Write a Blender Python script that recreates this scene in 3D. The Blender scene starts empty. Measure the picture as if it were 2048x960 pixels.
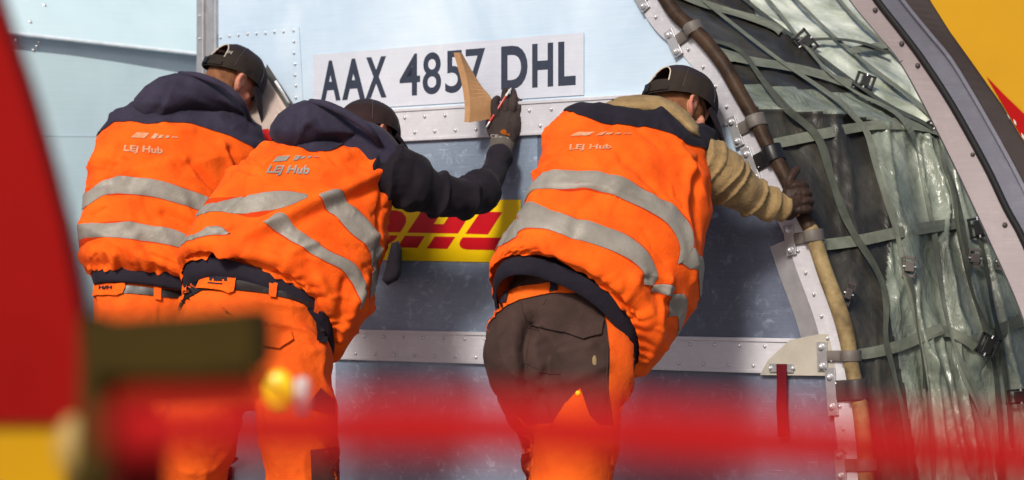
import bpy, bmesh, math, random
import numpy as np
from mathutils import Vector, Matrix
from mathutils.bvhtree import BVHTree
random.seed(4)
SC = bpy.context.scene
COL = SC.collection
F, CX, HY, CZ = 4210.0, 1024.0, 546.0, 1.05      # focal length in photo pixels, principal column, horizon row, eye height

def P(px, py, Y):
    return np.array([(px-CX)*Y/F, Y, CZ+(HY-py)*Y/F])

# ---------------------------------------------------------------- materials
def newmat(name):
    m = bpy.data.materials.new(name); m.use_nodes = True
    nt = m.node_tree; b = nt.nodes['Principled BSDF']
    return m, nt, b
def N(nt, t, **k):
    n = nt.nodes.new(t)
    for a, v in k.items(): setattr(n, a, v)
    return n
def ramp(nt, fac, stops):
    r = N(nt, 'ShaderNodeValToRGB')
    el = r.color_ramp.elements
    while len(el) < len(stops): el.new(0.5)
    for e, (p, c) in zip(el, stops):
        e.position = p; e.color = (c[0], c[1], c[2], 1) if not isinstance(c, float) else (c, c, c, 1)
    nt.links.new(fac, r.inputs[0]); return r.outputs[0]
def noi(nt, scale, detail=4, rough=.55, stretch=(1,1,1), dist=0.0):
    tc = N(nt, 'ShaderNodeTexCoord'); mp = N(nt, 'ShaderNodeMapping')
    mp.inputs['Scale'].default_value = stretch
    n = N(nt, 'ShaderNodeTexNoise'); n.inputs['Scale'].default_value = scale
    n.inputs['Detail'].default_value = detail; n.inputs['Roughness'].default_value = rough
    n.inputs['Distortion'].default_value = dist
    nt.links.new(tc.outputs['Object'], mp.inputs['Vector']); nt.links.new(mp.outputs[0], n.inputs['Vector'])
    return n.outputs['Fac']
def bump(nt, b, srcs):
    prev = None
    for s, st, d in srcs:
        bp = N(nt, 'ShaderNodeBump'); bp.inputs['Strength'].default_value = st; bp.inputs['Distance'].default_value = d
        nt.links.new(s, bp.inputs['Height'])
        if prev: nt.links.new(prev, bp.inputs['Normal'])
        prev = bp.outputs[0]
    nt.links.new(prev, b.inputs['Normal'])
def mixc(nt, fac, a, bb, mode='MIX'):
    m = N(nt, 'ShaderNodeMix', data_type='RGBA', blend_type=mode)
    if isinstance(fac, float): m.inputs['Factor'].default_value = fac
    else: nt.links.new(fac, m.inputs['Factor'])
    for i, v in (('A', a), ('B', bb)):
        s = [q for q in m.inputs if q.name == i and q.type == 'RGBA'][0]
        if isinstance(v, tuple): s.default_value = (*v, 1)
        else: nt.links.new(v, s)
    return [o for o in m.outputs if o.type == 'RGBA'][0]
def S_(c):   # sRGB 0-255 to linear
    return tuple(((v/255)/12.92 if v/255 < .04045 else ((v/255+.055)/1.055)**2.4) for v in c)
def fabric(name, c1, c2, rough=.85, sc=9, fine=420, sheen=.15, bs=.35, wr=.004):
    m, nt, b = newmat(name)
    n = noi(nt, sc, 5, .6)
    col = ramp(nt, n, [(.3, c2), (.65, c1)])
    w = noi(nt, fine, 2, .6)
    g = ramp(nt, w, [(.3, .82), (.7, 1.0)])
    nt.links.new(mixc(nt, 1.0, col, g, 'MULTIPLY'), b.inputs['Base Color'])
    b.inputs['Roughness'].default_value = rough
    b.inputs['Sheen Weight'].default_value = sheen*.12
    b.inputs['Specular IOR Level'].default_value = .12
    n2 = noi(nt, sc*4.5, 4, .55, dist=.6)
    tc = N(nt, 'ShaderNodeTexCoord'); rn = N(nt, 'ShaderNodeTexNoise', noise_type='RIDGED_MULTIFRACTAL')
    rn.inputs['Scale'].default_value = sc*.75; rn.inputs['Detail'].default_value = 3; rn.inputs['Distortion'].default_value = .7
    nt.links.new(tc.outputs['Object'], rn.inputs['Vector'])
    bump(nt, b, [(n2, .45, wr), (rn.outputs['Fac'], .5 if wr > .0035 else .1, wr*.9), (w, bs, .0008)])
    return m
def plain(name, c, rough=.5, metal=0.0, var=.12, sc=25, bs=.1):
    m, nt, b = newmat(name)
    n = noi(nt, sc, 5, .6)
    col = ramp(nt, n, [(.3, tuple(v*(1-var) for v in c)), (.7, tuple(min(1, v*(1+var)) for v in c))])
    nt.links.new(col, b.inputs['Base Color'])
    b.inputs['Specular IOR Level'].default_value = .15 if rough >= .75 else .5; b.inputs['Roughness'].default_value = rough; b.inputs['Metallic'].default_value = metal
    bump(nt, b, [(n, bs, .002)])
    return m
def sheet(name, c1, c2, c3, metal=.35, rough=.42, scratch=.5, wav=.02):
    # aged aluminium sheet: blotchy oxide, scuffs and fine scratches, slightly buckled
    m, nt, b = newmat(name)
    n = noi(nt, 1.5, 4, .55, (1, 1, .6), dist=.4)
    col = ramp(nt, n, [(.28, c1), (.5, c2), (.72, c3)])
    fb = noi(nt, 5, 4, .6, (1, 1, 45)); col = mixc(nt, ramp(nt, fb, [(.35, 0.0), (.65, .10)]), col, tuple(min(1, v*1.5) for v in c3))
    sp = noi(nt, 26, 8, .75, (1, 1, 1), .8)
    col = mixc(nt, ramp(nt, sp, [(.54, 0.0), (.70, scratch*.42)]), col, tuple(min(1, v*2.0+.08) for v in c3))
    sp3 = noi(nt, 9, 9, .8, (1, 1, 1.4), 1.5)
    col = mixc(nt, ramp(nt, sp3, [(.30, scratch*.28), (.5, 0.0)]), col, tuple(v*.65 for v in c1))
    s1 = noi(nt, 7, 3, .5, (1, 1, 60), .3); s2 = noi(nt, 9, 3, .5, (30, 1, 3), .5); s3 = noi(nt, 4, 5, .6, dist=1.)
    ln = ramp(nt, s1, [(.66, 0.0), (.69, scratch*.8)]); ln2 = ramp(nt, s2, [(.68, 0.0), (.7, scratch*.6)])
    mk = ramp(nt, s3, [(.5, 0.0), (.62, 1.0)])
    for l in (ln, ln2):
        f = mixc(nt, 1.0, l, mk, 'MULTIPLY')
        col = mixc(nt, f, col, tuple(min(.9, v*2.2+.1) for v in c3))
    nt.links.new(col, b.inputs['Base Color'])
    b.inputs['Metallic'].default_value = metal
    nt.links.new(ramp(nt, sp, [(.3, rough-.08), (.7, rough+.2)]), b.inputs['Roughness'])
    bump(nt, b, [(noi(nt, 1.6, 2, .5), .6, wav), (sp, .12, .001)])
    return m

M = {}
M['orange'] = fabric('hi_vis_orange', (.95, .130, .008), (.84, .085, .006), wr=.006)
M['orangedk'] = fabric('orange_stripe_backing', (.62, .05, .004), (.45, .03, .003), wr=.002)
M['orange2'] = fabric('work_trouser_orange', (.84, .125, .010), (.70, .082, .008), wr=.006)
M['navy'] = fabric('navy_cotton', (.040, .034, .060), (.021, .018, .033), wr=.006, sheen=.3)
M['blackfab'] = fabric('black_fleece', (.016, .013, .019), (.009, .007, .011), wr=.006, sheen=.3)
M['rib'] = fabric('dark_rib_knit', (.022, .018, .028), (.013, .011, .018))
M['beige'] = fabric('beige_fleece', (.34, .23, .105), (.19, .125, .06), wr=.008, sheen=.4, sc=12)
M['red'] = fabric('red_knit', (.55, .012, .012), (.3, .006, .006))
M['brown'] = fabric('brown_canvas', (.060, .034, .029), (.034, .020, .018), wr=.006)
M['silver'] = fabric('retroreflective_tape', (.31, .285, .25), (.22, .20, .17), rough=.5, sc=10, sheen=0, bs=.15, wr=.004)
M['silver'].node_tree.nodes['Principled BSDF'].inputs['Metallic'].default_value = .08
M['print'] = fabric('grey_print', (.55, .36, .24), (.60, .20, .07), rough=.6, sc=60)
M['whitetxt'] = plain('white_thread', (.6, .58, .55), .6)
M['cap'] = fabric('dark_cap_twill', (.030, .024, .032), (.018, .014, .018), wr=.003)
M['cap2'] = fabric('olive_brown_cap_twill', (.034, .025, .020), (.018, .014, .013), wr=.003)
M['capbr'] = fabric('brown_cap_twill', (.034, .018, .018), (.018, .011, .011), wr=.003)
M['capst'] = plain('cap_thread', (.045, .035, .036), .7)
M['piping'] = plain('pale_piping', (.55, .47, .36), .6)
M['skin'] = fabric('skin', (.62, .28, .19), (.52, .18, .12), rough=.55, sc=14, fine=200, sheen=0, bs=.1, wr=.001)
M['skin'].node_tree.nodes['Principled BSDF'].inputs['Subsurface Weight'].default_value = .15
M['hair'] = fabric('short_auburn_hair', (.26, .11, .05), (.12, .045, .022), rough=.7, sc=30, fine=500, bs=1.0, wr=.004)
M['glove'] = fabric('knit_work_glove', (.050, .036, .033), (.026, .019, .019), rough=.75, fine=700, wr=.003)
M['gloveb'] = fabric('leather_work_glove', (.052, .030, .022), (.022, .013, .011), rough=.5, wr=.005)
M['cuffg'] = fabric('grey_knit_cuff', (.10, .085, .075), (.06, .05, .045))
M['boot'] = plain('boot_leather', (.02, .016, .014), .5)
M['leather'] = plain('belt_leather', (.014, .012, .012), .4)
M['leafy'] = sheet('lit_aluminium_sheet', S_((160,182,204)), S_((182,203,222)), S_((212,226,238)), .12, .36, .12, .015)  # bright reflection high on the face, put into the sheet colour
M['slate'] = sheet('shaded_grey_sheet', S_((62,68,84)), S_((82,89,106)), S_((112,121,140)), .2, .44, .8)  # face darkens downwards and to the right: shade put into the colour
M['slateb'] = sheet('bluish_scuffed_sheet', S_((96,108,126)), S_((118,132,152)), S_((152,166,184)), .2, .42, .9)  # scuffed; middle step of the fall-off painted across the face
M['pale'] = sheet('pale_sheet', S_((160,170,185)), S_((175,188,205)), S_((200,212,225)), .2, .4, .3)
M['wall'] = sheet('white_blue_liner', S_((176,200,210)), S_((188,212,220)), S_((200,222,228)), .0, .45, .05, .03)
M['wallg'] = sheet('grey_blue_beam', S_((150,168,182)), S_((164,182,196)), S_((178,194,206)), .1, .4, .2)
M['rail'] = sheet('brushed_aluminium_rail', S_((172,170,178)), S_((190,189,196)), S_((212,211,216)), .2, .36, .6, .004)
M['alu'] = plain('aluminium_fitting', (.42, .42, .44), .38, .6)
M['pinkal'] = sheet('primed_door_surround', S_((136,124,126)), S_((150,139,141)), S_((164,154,156)), .15, .5, .25, .004)
M['greyal'] = sheet('grey_door_edge', S_((104,104,116)), S_((116,116,128)), S_((130,130,142)), .3, .42, .3, .004)
M['dkbrown'] = plain('dark_brown_rubber', (.036, .026, .026), .55)
M['steel'] = plain('steel_rivet', (.62, .62, .64), .25, .5)
M['rub'] = plain('black_rubber', (.006, .006, .007), .45)
M['yellow'] = plain('yellow_paint', (.80, .50, .0), .35, 0, .06, 3, .02)
M['yellowf'] = plain('yellow_fuselage_paint', (.54, .275, .002), .35, 0, .05, 3, .02)
M['logoy'] = plain('yellow_sticker', (.80, .53, .0), .4, 0, .05, 5, .02)
M['logor'] = plain('red_sticker_print', (.46, .0025, .010), .4, 0, .1, 12, .02)
M['redp'] = plain('red_paint', (.36, .004, .004), .75, 0, .12, 6, .05)
M['reddoor'] = plain('red_door_paint', (.27, .002, .001), .8, 0, .1, 5, .03)
M['dkred'] = plain('dark_red_paint', (.12, .003, .002), .8)
M['webred'] = fabric('red_webbing', (.16, .008, .014), (.09, .005, .01))
M['plate'] = sheet('grey_label_film', S_((170,174,188)), S_((182,186,198)), S_((196,200,210)), 0, .45, .25, .003)
M['ink'] = plain('dark_blue_ink', S_((44,50,66)), .45, 0, .15, 30, .02)
M['olive'] = plain('dark_olive_pad', (.036, .022, .0015), .8)
M['ochre'] = plain('ochre_paint', (.24, .06, .002), .8)
M['amber'] = plain('amber_glint_snap', (.95, .62, .0), .3)  # trouser snap colour, also paints the amber glint
M['cream'] = plain('cream_plastic', (.34, .22, .06), .6)
M['card'] = plain('tan_board', (.36, .20, .095), .75, 0, .12, 40, .15)
M['cardl'] = plain('tan_board_edge', (.44, .245, .12), .8, 0, .12, 40, .15)
M['tubem'] = fabric('worn_brown_sleeve', (.060, .034, .020), (.018, .011, .008), rough=.5, sc=16, sheen=0, wr=.003)
M['tuby'] = fabric('yellowed_sleeve', (.34, .25, .12), (.085, .055, .026), rough=.5, sc=13, sheen=0, wr=.003)
M['clampm'] = plain('grey_rubber_strap', (.11, .095, .085), .6, 0, .25, 20, .3)
M['web'] = fabric('grey_green_webbing', (.18, .195, .155), (.12, .132, .105), rough=.6, sc=20, sheen=0, wr=.001)
M['webd'] = fabric('dark_webbing', (.085, .092, .074), (.052, .058, .048), rough=.6, sc=20, sheen=0, wr=.001)
M['paper'] = plain('printed_paper', S_((176,158,148)), .7, 0, .06, 60, .05)
M['board'] = plain('dark_clipboard', (.03, .032, .03), .4)
M['penr'] = plain('red_pen_plastic', (.35, .02, .015), .3)
M['deck'] = sheet('worn_steel_deck', (.12,.12,.13), (.17,.17,.18), (.22,.22,.23), .3, .5, .5)
M['ground'] = plain('asphalt', (.05, .05, .052), .9, 0, .2, 4, .4)
# tarpaulin
def tarp():
    m, nt, b = newmat('grey_green_tarpaulin')
    n = noi(nt, 3.5, 7, .65, dist=.6)
    col = ramp(nt, n, [(.3, (.085, .098, .078)), (.5, (.165, .19, .152)), (.7, (.29, .32, .26))])
    sp = noi(nt, 60, 6, .7)
    col = mixc(nt, ramp(nt, sp, [(.55, 0.0), (.7, .35)]), col, (.28, .31, .27))
    nt.links.new(col, b.inputs['Base Color'])
    b.inputs['Roughness'].default_value = .30
    b.inputs['Specular IOR Level'].default_value = .6
    bump(nt, b, [(noi(nt, 9, 5, .55, (1, 1, .6), 1.2), .6, .03), (noi(nt, 34, 3, .5, (1, 1, .8), .8), .3, .004)])
    return m
M['tarp'] = tarp()
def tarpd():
    m, nt, b = newmat('shaded_olive_tarpaulin')  # same cover, with the shade by the curved edge in its colour
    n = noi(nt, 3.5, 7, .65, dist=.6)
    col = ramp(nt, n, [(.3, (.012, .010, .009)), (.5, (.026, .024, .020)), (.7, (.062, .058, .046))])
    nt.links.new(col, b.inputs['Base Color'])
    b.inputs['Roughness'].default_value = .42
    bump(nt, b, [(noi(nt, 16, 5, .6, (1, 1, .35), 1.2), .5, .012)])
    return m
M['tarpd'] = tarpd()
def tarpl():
    m, nt, b = newmat('toplit_glossy_tarpaulin')  # same cover, with light from above painted into its colour
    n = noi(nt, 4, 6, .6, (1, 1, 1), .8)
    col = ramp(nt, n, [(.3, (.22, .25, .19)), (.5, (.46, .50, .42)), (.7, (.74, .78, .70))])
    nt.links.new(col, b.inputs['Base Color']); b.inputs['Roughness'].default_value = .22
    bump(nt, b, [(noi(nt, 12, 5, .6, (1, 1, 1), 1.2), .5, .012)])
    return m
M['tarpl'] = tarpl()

# ---------------------------------------------------------------- scene objects
WM = {}
def root(name, label, cat, loc, rz=0.0, group=None, kind=None):
    o = bpy.data.objects.new(name, None); COL.objects.link(o)
    o.location = loc; o.rotation_euler = (0, 0, rz); o.empty_display_size = .1
    o['label'] = label; o['category'] = cat
    if group: o['group'] = group
    if kind: o['kind'] = kind
    WM[o.name] = Matrix.LocRotScale(Vector(loc), Matrix.Rotation(rz, 3, 'Z'), None)
    return o
def mk(name, V, Fc, mat, parent=None, smooth=True, label=None, cat=None, kind=None, group=None, local=False, mats=None, fm=None):
    V = np.asarray(V, float)
    me = bpy.data.meshes.new(name)
    o = bpy.data.objects.new(name, me); COL.objects.link(o)
    if parent is not None:
        W = WM[parent.name]; o.parent = parent
        WM[o.name] = W.copy()
        if not local:
            I = np.array(W.inverted()); V = V @ I[:3, :3].T + I[:3, 3]
    else:
        c = V.mean(0); c[2] = V[:, 2].min()
        V = V - c; o.location = Vector(c); WM[o.name] = Matrix.Translation(Vector(c))
    me.from_pydata(V.tolist(), [], [list(map(int, f)) for f in Fc]); me.update()
    for mm in (mats or [mat]): me.materials.append(mm)
    if fm is not None: me.polygons.foreach_set('material_index', list(fm))
    if smooth: me.polygons.foreach_set('use_smooth', [True]*len(me.polygons))
    if label: o['label'] = label
    if cat: o['category'] = cat
    if kind: o['kind'] = kind
    if group: o['group'] = group
    return o
def merge(parts):
    V, Fc, n = [], [], 0
    for v, f in parts:
        v = np.asarray(v, float).reshape(-1, 3); V.append(v)
        Fc += [[int(i)+n for i in q] for q in f]; n += len(v)
    return np.vstack(V), Fc
def gridf(nv, nu, closed=False):
    f = []
    for j in range(nv-1):
        for i in range(nu if closed else nu-1):
            i2 = (i+1) % nu
            f.append((j*nu+i, j*nu+i2, (j+1)*nu+i2, (j+1)*nu+i))
    return f
def bevbox(c, half, axes=None, bev=.15):
    """box with chamfered edges; half = (hx,hy,hz); axes = 3 row vectors"""
    bm = bmesh.new(); bmesh.ops.create_cube(bm, size=2)
    for v in bm.verts: v.co = Vector((v.co.x*half[0], v.co.y*half[1], v.co.z*half[2]))
    if bev > 0: bmesh.ops.bevel(bm, geom=bm.edges[:], offset=min(half)*bev, segments=2, affect='EDGES', profile=.5)
    V = np.array([v.co[:] for v in bm.verts]); bm.verts.index_update()
    Fc = [[v.index for v in f.verts] for f in bm.faces]; bm.free()
    if axes is not None: V = V @ np.array(axes)
    return V+np.array(c), Fc
def cr(pts, m):
    """Catmull-Rom resampling with m steps per span"""
    p = np.asarray(pts, float)
    if p.ndim == 1: p = p[:, None]
    q = np.vstack([2*p[0]-p[1], p, 2*p[-1]-p[-2]]); out = []
    for i in range(len(p)-1):
        a, b, c, d = q[i:i+4]
        for k in range(m):
            t = k/m
            out.append(.5*((2*b)+(-a+c)*t+(2*a-5*b+4*c-d)*t*t+(-a+3*b-3*c+d)*t**3))
    out.append(p[-1]); return np.array(out)
def nrm(v): v = np.asarray(v, float); return v/(np.linalg.norm(v, axis=-1, keepdims=True)+1e-12)
def tube(pts, rad, ref=(1, 0, 0), n=22, m=6, caps=True):
    """round-ended tube; rad items r or (ra along ref, rb)"""
    R = np.array([(r, r) if np.isscalar(r) else r for r in rad], float)
    c = cr(pts, m); R = np.maximum(cr(R, m), 1e-4)
    T = nrm(np.gradient(c, axis=0)); th = np.linspace(0, 2*np.pi, n, endpoint=False); rings = []
    def ring(cc, t, ra, rb):
        a = np.asarray(ref, float); a = nrm(a-t*a.dot(t)); b = np.cross(t, a)
        return cc+np.outer(np.cos(th)*ra, a)+np.outer(np.sin(th)*rb, b)
    if caps:
        for ph in (80, 55, 30):
            s = math.radians(ph); rings.append(ring(c[0]-T[0]*min(R[0])*math.sin(s), T[0], R[0, 0]*math.cos(s), R[0, 1]*math.cos(s)))
    for cc, t, r in zip(c, T, R): rings.append(ring(cc, t, r[0], r[1]))
    if caps:
        for ph in (30, 55, 80):
            s = math.radians(ph); rings.append(ring(c[-1]+T[-1]*min(R[-1])*math.sin(s), T[-1], R[-1, 0]*math.cos(s), R[-1, 1]*math.cos(s)))
    V = np.vstack(rings); Fc = gridf(len(rings), n, True)
    Fc.append(list(range(n))[::-1]); Fc.append([len(V)-n+i for i in range(n)])
    return V, Fc
def ell(c, r, axes=None, n=24):
    bm = bmesh.new(); bmesh.ops.create_uvsphere(bm, u_segments=n, v_segments=n//2, radius=1)
    V = np.array([v.co[:] for v in bm.verts])*np.array(r); bm.verts.index_update()
    Fc = [[v.index for v in f.verts] for f in bm.faces]; bm.free()
    if axes is not None: V = V @ np.array(axes)
    return V+np.array(c), Fc
def blob(parts, voxel=.007, smooth=6):
    V, Fc = merge(parts)
    me = bpy.data.meshes.new('t'); me.from_pydata(V.tolist(), [], Fc); me.update()
    bm = bmesh.new(); bm.from_mesh(me); bmesh.ops.recalc_face_normals(bm, faces=bm.faces); bm.to_mesh(me); bm.free()
    o = bpy.data.objects.new('t', me); COL.objects.link(o)
    r = o.modifiers.new('r', 'REMESH'); r.mode = 'VOXEL'; r.voxel_size = voxel
    if smooth:
        s = o.modifiers.new('s', 'SMOOTH'); s.iterations = smooth; s.factor = .5
    e = o.evaluated_get(bpy.context.evaluated_depsgraph_get()); m2 = e.to_mesh()
    V = np.empty(len(m2.vertices)*3); m2.vertices.foreach_get('co', V); V = V.reshape(-1, 3)
    Nn = np.empty(len(m2.vertices)*3); m2.vertices.foreach_get('normal', Nn); Nn = Nn.reshape(-1, 3)
    Fc = [list(p.vertices) for p in m2.polygons]
    e.to_mesh_clear(); bpy.data.objects.remove(o); bpy.data.meshes.remove(me)
    return V, Fc, Nn
def h3(i):
    return np.modf(np.abs(np.sin(i[..., 0]*127.1+i[..., 1]*311.7+i[..., 2]*74.7)*43758.5453))[0]
def vn(p):
    p = np.asarray(p, float); i = np.floor(p); f = p-i; f = f*f*f*(f*(f*6-15)+10); o = 0
    for a in (0, 1):
        for b in (0, 1):
            for c in (0, 1):
                w = (f[..., 0] if a else 1-f[..., 0])*(f[..., 1] if b else 1-f[..., 1])*(f[..., 2] if c else 1-f[..., 2])
                o = o+w*h3(i+np.array([a, b, c]))
    return o*2-1
def ridges(p, d, fa, fc, amp, seed=0, warp=.25, wf=5):
    """sharp-crested cloth folds running across direction d"""
    d = nrm(d); e1 = nrm(np.cross(d, [.3, .5, .81])); e2 = np.cross(d, e1)
    p = p+warp/wf*np.stack([vn(p*wf+7+seed), vn(p*wf+31+seed), vn(p*wf+57+seed)], -1)
    q = np.stack([p@d*fa, p@e1*fc, p@e2*fc], -1)+seed*3.7
    return amp*((1-np.abs(vn(q)))**2*1.6-.75)
def segdist(p, poly):
    best = np.full(len(p), 1e9)
    for a, b in zip(poly[:-1], poly[1:]):
        ab = b-a; t = np.clip(((p-a)@ab)/(ab@ab+1e-12), 0, 1)
        best = np.minimum(best, np.linalg.norm(p-(a+t[:, None]*ab), axis=1))
    return best

def poly2d(pts, step):
    bm = bmesh.new(); vs = [bm.verts.new((x, y, 0)) for x, y in pts]; bm.faces.new(vs)
    return cut2d(bm, step)
def cut2d(bm, step):
    xs = [v.co.x for v in bm.verts]; ys = [v.co.y for v in bm.verts]
    for k, (lo, hi) in enumerate(((min(xs), max(xs)), (min(ys), max(ys)))):
        q = lo+step
        while q < hi:
            no = (1, 0, 0) if k == 0 else (0, 1, 0); co = (q, 0, 0) if k == 0 else (0, q, 0)
            bmesh.ops.bisect_plane(bm, geom=bm.verts[:]+bm.edges[:]+bm.faces[:], plane_co=co, plane_no=no); q += step
    bmesh.ops.triangulate(bm, faces=bm.faces[:]); bm.verts.index_update()
    V = np.array([v.co[:2] for v in bm.verts]); Fc = [[v.index for v in f.verts] for f in bm.faces]; bm.free()
    return V, Fc
def text2d(s, bold=.0, step=None):
    cu = bpy.data.curves.new('t', 'FONT'); cu.body = s; cu.offset = bold; cu.resolution_u = 5
    o = bpy.data.objects.new('t', cu); COL.objects.link(o)
    e = o.evaluated_get(bpy.context.evaluated_depsgraph_get()); m2 = e.to_mesh()
    bm = bmesh.new(); bm.from_mesh(m2); e.to_mesh_clear(); bpy.data.objects.remove(o); bpy.data.curves.remove(cu)
    V = np.array([v.co[:2] for v in bm.verts]); lo, hi = V.min(0), V.max(0)
    for v in bm.verts: v.co.x = (v.co.x-lo[0])/(hi[0]-lo[0]); v.co.y = (v.co.y-lo[1])/(hi[1]-lo[1]); v.co.z = 0
    bm.verts.index_update()
    if step: return cut2d(bm, step)
    V = np.array([v.co[:2] for v in bm.verts]); Fc = [[v.index for v in f.verts] for f in bm.faces]; bm.free()
    return V, Fc
def bilin(V, q):
    q = np.array(q, float); x = V[:, :1]; y = V[:, 1:2]   # q: bl, br, tr, tl
    return q[0]*(1-x)*(1-y)+q[1]*x*(1-y)+q[2]*x*y+q[3]*(1-x)*y
EYE = Vector((0, 0, CZ))
def bvh(V, Fc): return BVHTree.FromPolygons([Vector(v) for v in V], [list(f) for f in Fc])
def drape(V2, tree, off=.003, Yd=7.0):
    """wrap a flat cut-out onto a built surface"""
    out = []; lastY = Yd
    for x, y in V2:
        d = Vector(P(x, y, 1.0))-EYE; d.normalize()
        h = tree.ray_cast(EYE, d)
        if h[0] is None:
            h2 = tree.find_nearest(Vector(P(x, y, lastY)))
            out.append(np.array(h2[0])+np.array(h2[1])*off if h2[0] is not None else P(x, y, lastY))
        else:
            n = h[1] if h[1].dot(d) < 0 else -h[1]
            out.append(np.array(h[0]+n*off)); lastY = h[0].y
    return np.array(out)
def patch(name, pts, tree, mat, parent, step=10, off=.003, Yd=7.0, thick=0, **k):
    V2, Fc = poly2d(pts, step); V = drape(V2, tree, off, Yd)
    o = mk(name, V, Fc, mat, parent, **k)
    return o
def pillow(pts, Yf, front, back, edge, step=7, folds=(), rid=None):
    """closed cushion with the given outline at depth Yf(px,py)"""
    V2, Fc = poly2d(pts, step)
    ring = np.array(list(pts)+[pts[0]], float); R3 = np.c_[ring, np.zeros(len(ring))]
    d = segdist(np.c_[V2, np.zeros(len(V2))], R3)
    t = np.clip(d/edge, 0, 1); prof = np.sqrt(np.clip(1-(1-t)**2, 0, 1))
    Yb = np.array([Yf(x, y) for x, y in V2])
    fx = front*prof
    for pl, w, a in folds:
        dd = segdist(np.c_[V2, np.zeros(len(V2))], np.c_[np.array(pl, float), np.zeros(len(pl))])
        fx = fx+a*np.exp(-(dd/w)**2)*np.minimum(1, prof*1.5)
    Vf = np.array([P(x, y, Y-q) for (x, y), Y, q in zip(V2, Yb, fx)])
    if rid is not None: Vf[:, 1] -= rid(Vf)*np.minimum(1, prof*1.3)
    Vb = np.array([P(x, y, Y+back*q+.001) for (x, y), Y, q in zip(V2, Yb, prof)])
    n = len(V2); F2 = [list(f) for f in Fc]+[[i+n for i in f][::-1] for f in Fc]
    # stitch the rim
    cnt = {}
    for f in Fc:
        for a, b in zip(f, f[1:]+f[:1]): cnt[(a, b)] = 1
    for (a, b) in list(cnt):
        if (b, a) not in cnt: F2.append([b, a, a+n, b+n])
    return np.vstack([Vf, Vb]), F2
def ribbon(name, left, right, mat, parent, thick=.004, m=4, **k):
    """strip between two 3-D polylines, with thickness along its own normal"""
    a = cr(left, m); b = cr(right, m)
    t = nrm(np.gradient((a+b)/2, axis=0)); n = nrm(np.cross(b-a, t))
    if n[:, 1].mean() > 0: n = -n
    V = np.stack([a+n*thick/2, b+n*thick/2, b-n*thick/2, a-n*thick/2], 1).reshape(-1, 3)
    Fc = gridf(len(a), 4, True)+[[3, 2, 1, 0], [len(V)-4+i for i in range(4)]]
    return mk(name, V, Fc, mat, parent, smooth=False, **k)
SUN = (-.30, -.76, .57); SKYS = .105; SUNE = 3.8; SUNA = 11
# ================================================================= setting
deck_top = 0.0
V, Fc = bevbox((0, 9, -.15), (14, 9.5, .15), bev=.05)
mk('loading_deck', V, Fc, M['deck'], smooth=False, kind='structure')
V, Fc = poly2d([(-400, -400), (400, -400), (400, 400), (-400, 400)], 100)
mk('ground', np.c_[V, np.full(len(V), -2.8)], Fc, M['ground'], smooth=False, kind='structure')

# ================================================================= cargo container
UX, UY = .8, -.6                                   # its front runs to the right and towards the viewer
O0 = np.array([0, 7.6, 0.0]); U = np.array([.8, -.6, 0]); NN = np.array([-.6, -.8, 0])
BOX = root('cargo_container', 'bare aluminium air cargo container with riveted rails, numbered grey plate and a curved right edge', 'cargo container', (0, 7.6, 0), math.atan2(-.6, .8))
def FP(px, py, e=0.0):
    k = (px-CX)/F; Y = (6.08-e)/(.8+.6*k); return P(px, py, Y)
def sz(px, py, e=0.0):
    p = FP(px, py, e); return float((p-O0)@U), float(p[2])
def W3(s, z, e): return O0+U*s+NN*e+np.array([0, 0, z])
AX = [U, -NN, (0, 0, 1)]
def fbox(s0, s1, z0, z1, e0, e1, bev=.1):
    return bevbox(W3((s0+s1)/2, (z0+z1)/2, (e0+e1)/2), (abs(s1-s0)/2, abs(e1-e0)/2, abs(z1-z0)/2), AX, bev)
def fpoly(px, e=0.0, th=.003):
    b = [FP(x, y, e) for x, y in px]; n = len(b)
    f = [p-NN*th for p in b]; V = np.array(b+f)
    F_ = [list(range(n)), [n+i for i in range(n)][::-1]]+[[i, i+n, (i+1) % n+n, (i+1) % n] for i in range(n)]
    bm = bmesh.new(); vs = [bm.verts.new(v) for v in V]
    for q in F_: bm.faces.new([vs[i] for i in q])
    bmesh.ops.recalc_face_normals(bm, faces=bm.faces); bm.verts.index_update()
    F_ = [[v.index for v in f.verts] for f in bm.faces]; bm.free()
    return V, F_
TUBE = [(1262, -110), (1308, -40), (1350, 25), (1397, 68), (1441, 120), (1475, 177), (1507, 235), (1532, 285), (1562, 336), (1597, 410), (1622, 460), (1642, 520), (1672, 600), (1690, 660), (1704, 730), (1718, 810), (1728, 890), (1735, 980), (1740, 1100), (1742, 1185)]
TP = np.array(TUBE, float)
def tubex(py): return float(np.interp(py, TP[:, 1], TP[:, 0]))
# z levels
zUt = sz(1055, 202)[1]; zUb = sz(1055, 272)[1]; zLt = sz(1350, 672)[1]; zLb = sz(1350, 741)[1]
def pyat(px, z, e=0.0):
    k = (px-CX)/F; Y = (6.08-e)/(.8+.6*k); return HY-(z-CZ)*F/Y
sl = sz(436, 300)[0]
def edge(y0, y1): return [(x, y) for x, y in TUBE if y0 < y < y1]
def panel(mat, z0, z1, pxl, pxr, e=0, cap=None):
    yl1, yl0 = pyat(pxl, z1), pyat(pxl, z0)
    if pxr is None:
        # right boundary follows the curved edge
        ys = np.linspace(-110, 1185, 400); zz = np.array([sz(tubex(y)-4, y)[1] for y in ys])
        sel = ys[(zz < z1) & (zz > z0)]; pts = [(tubex(y)-4, y) for y in np.linspace(sel[0], sel[-1], 10)]
    else: pts = [(pxr, pyat(pxr, z1)), (pxr, pyat(pxr, z0))]
    V, Fc = fpoly([(pxl, yl0), (pxl, yl1)]+pts, e)
    return mk('panel', V, Fc, mat, BOX, smooth=False)
panel(M['leafy'], zUt-.03, sz(1262, -105)[1], 420, None)
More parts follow.
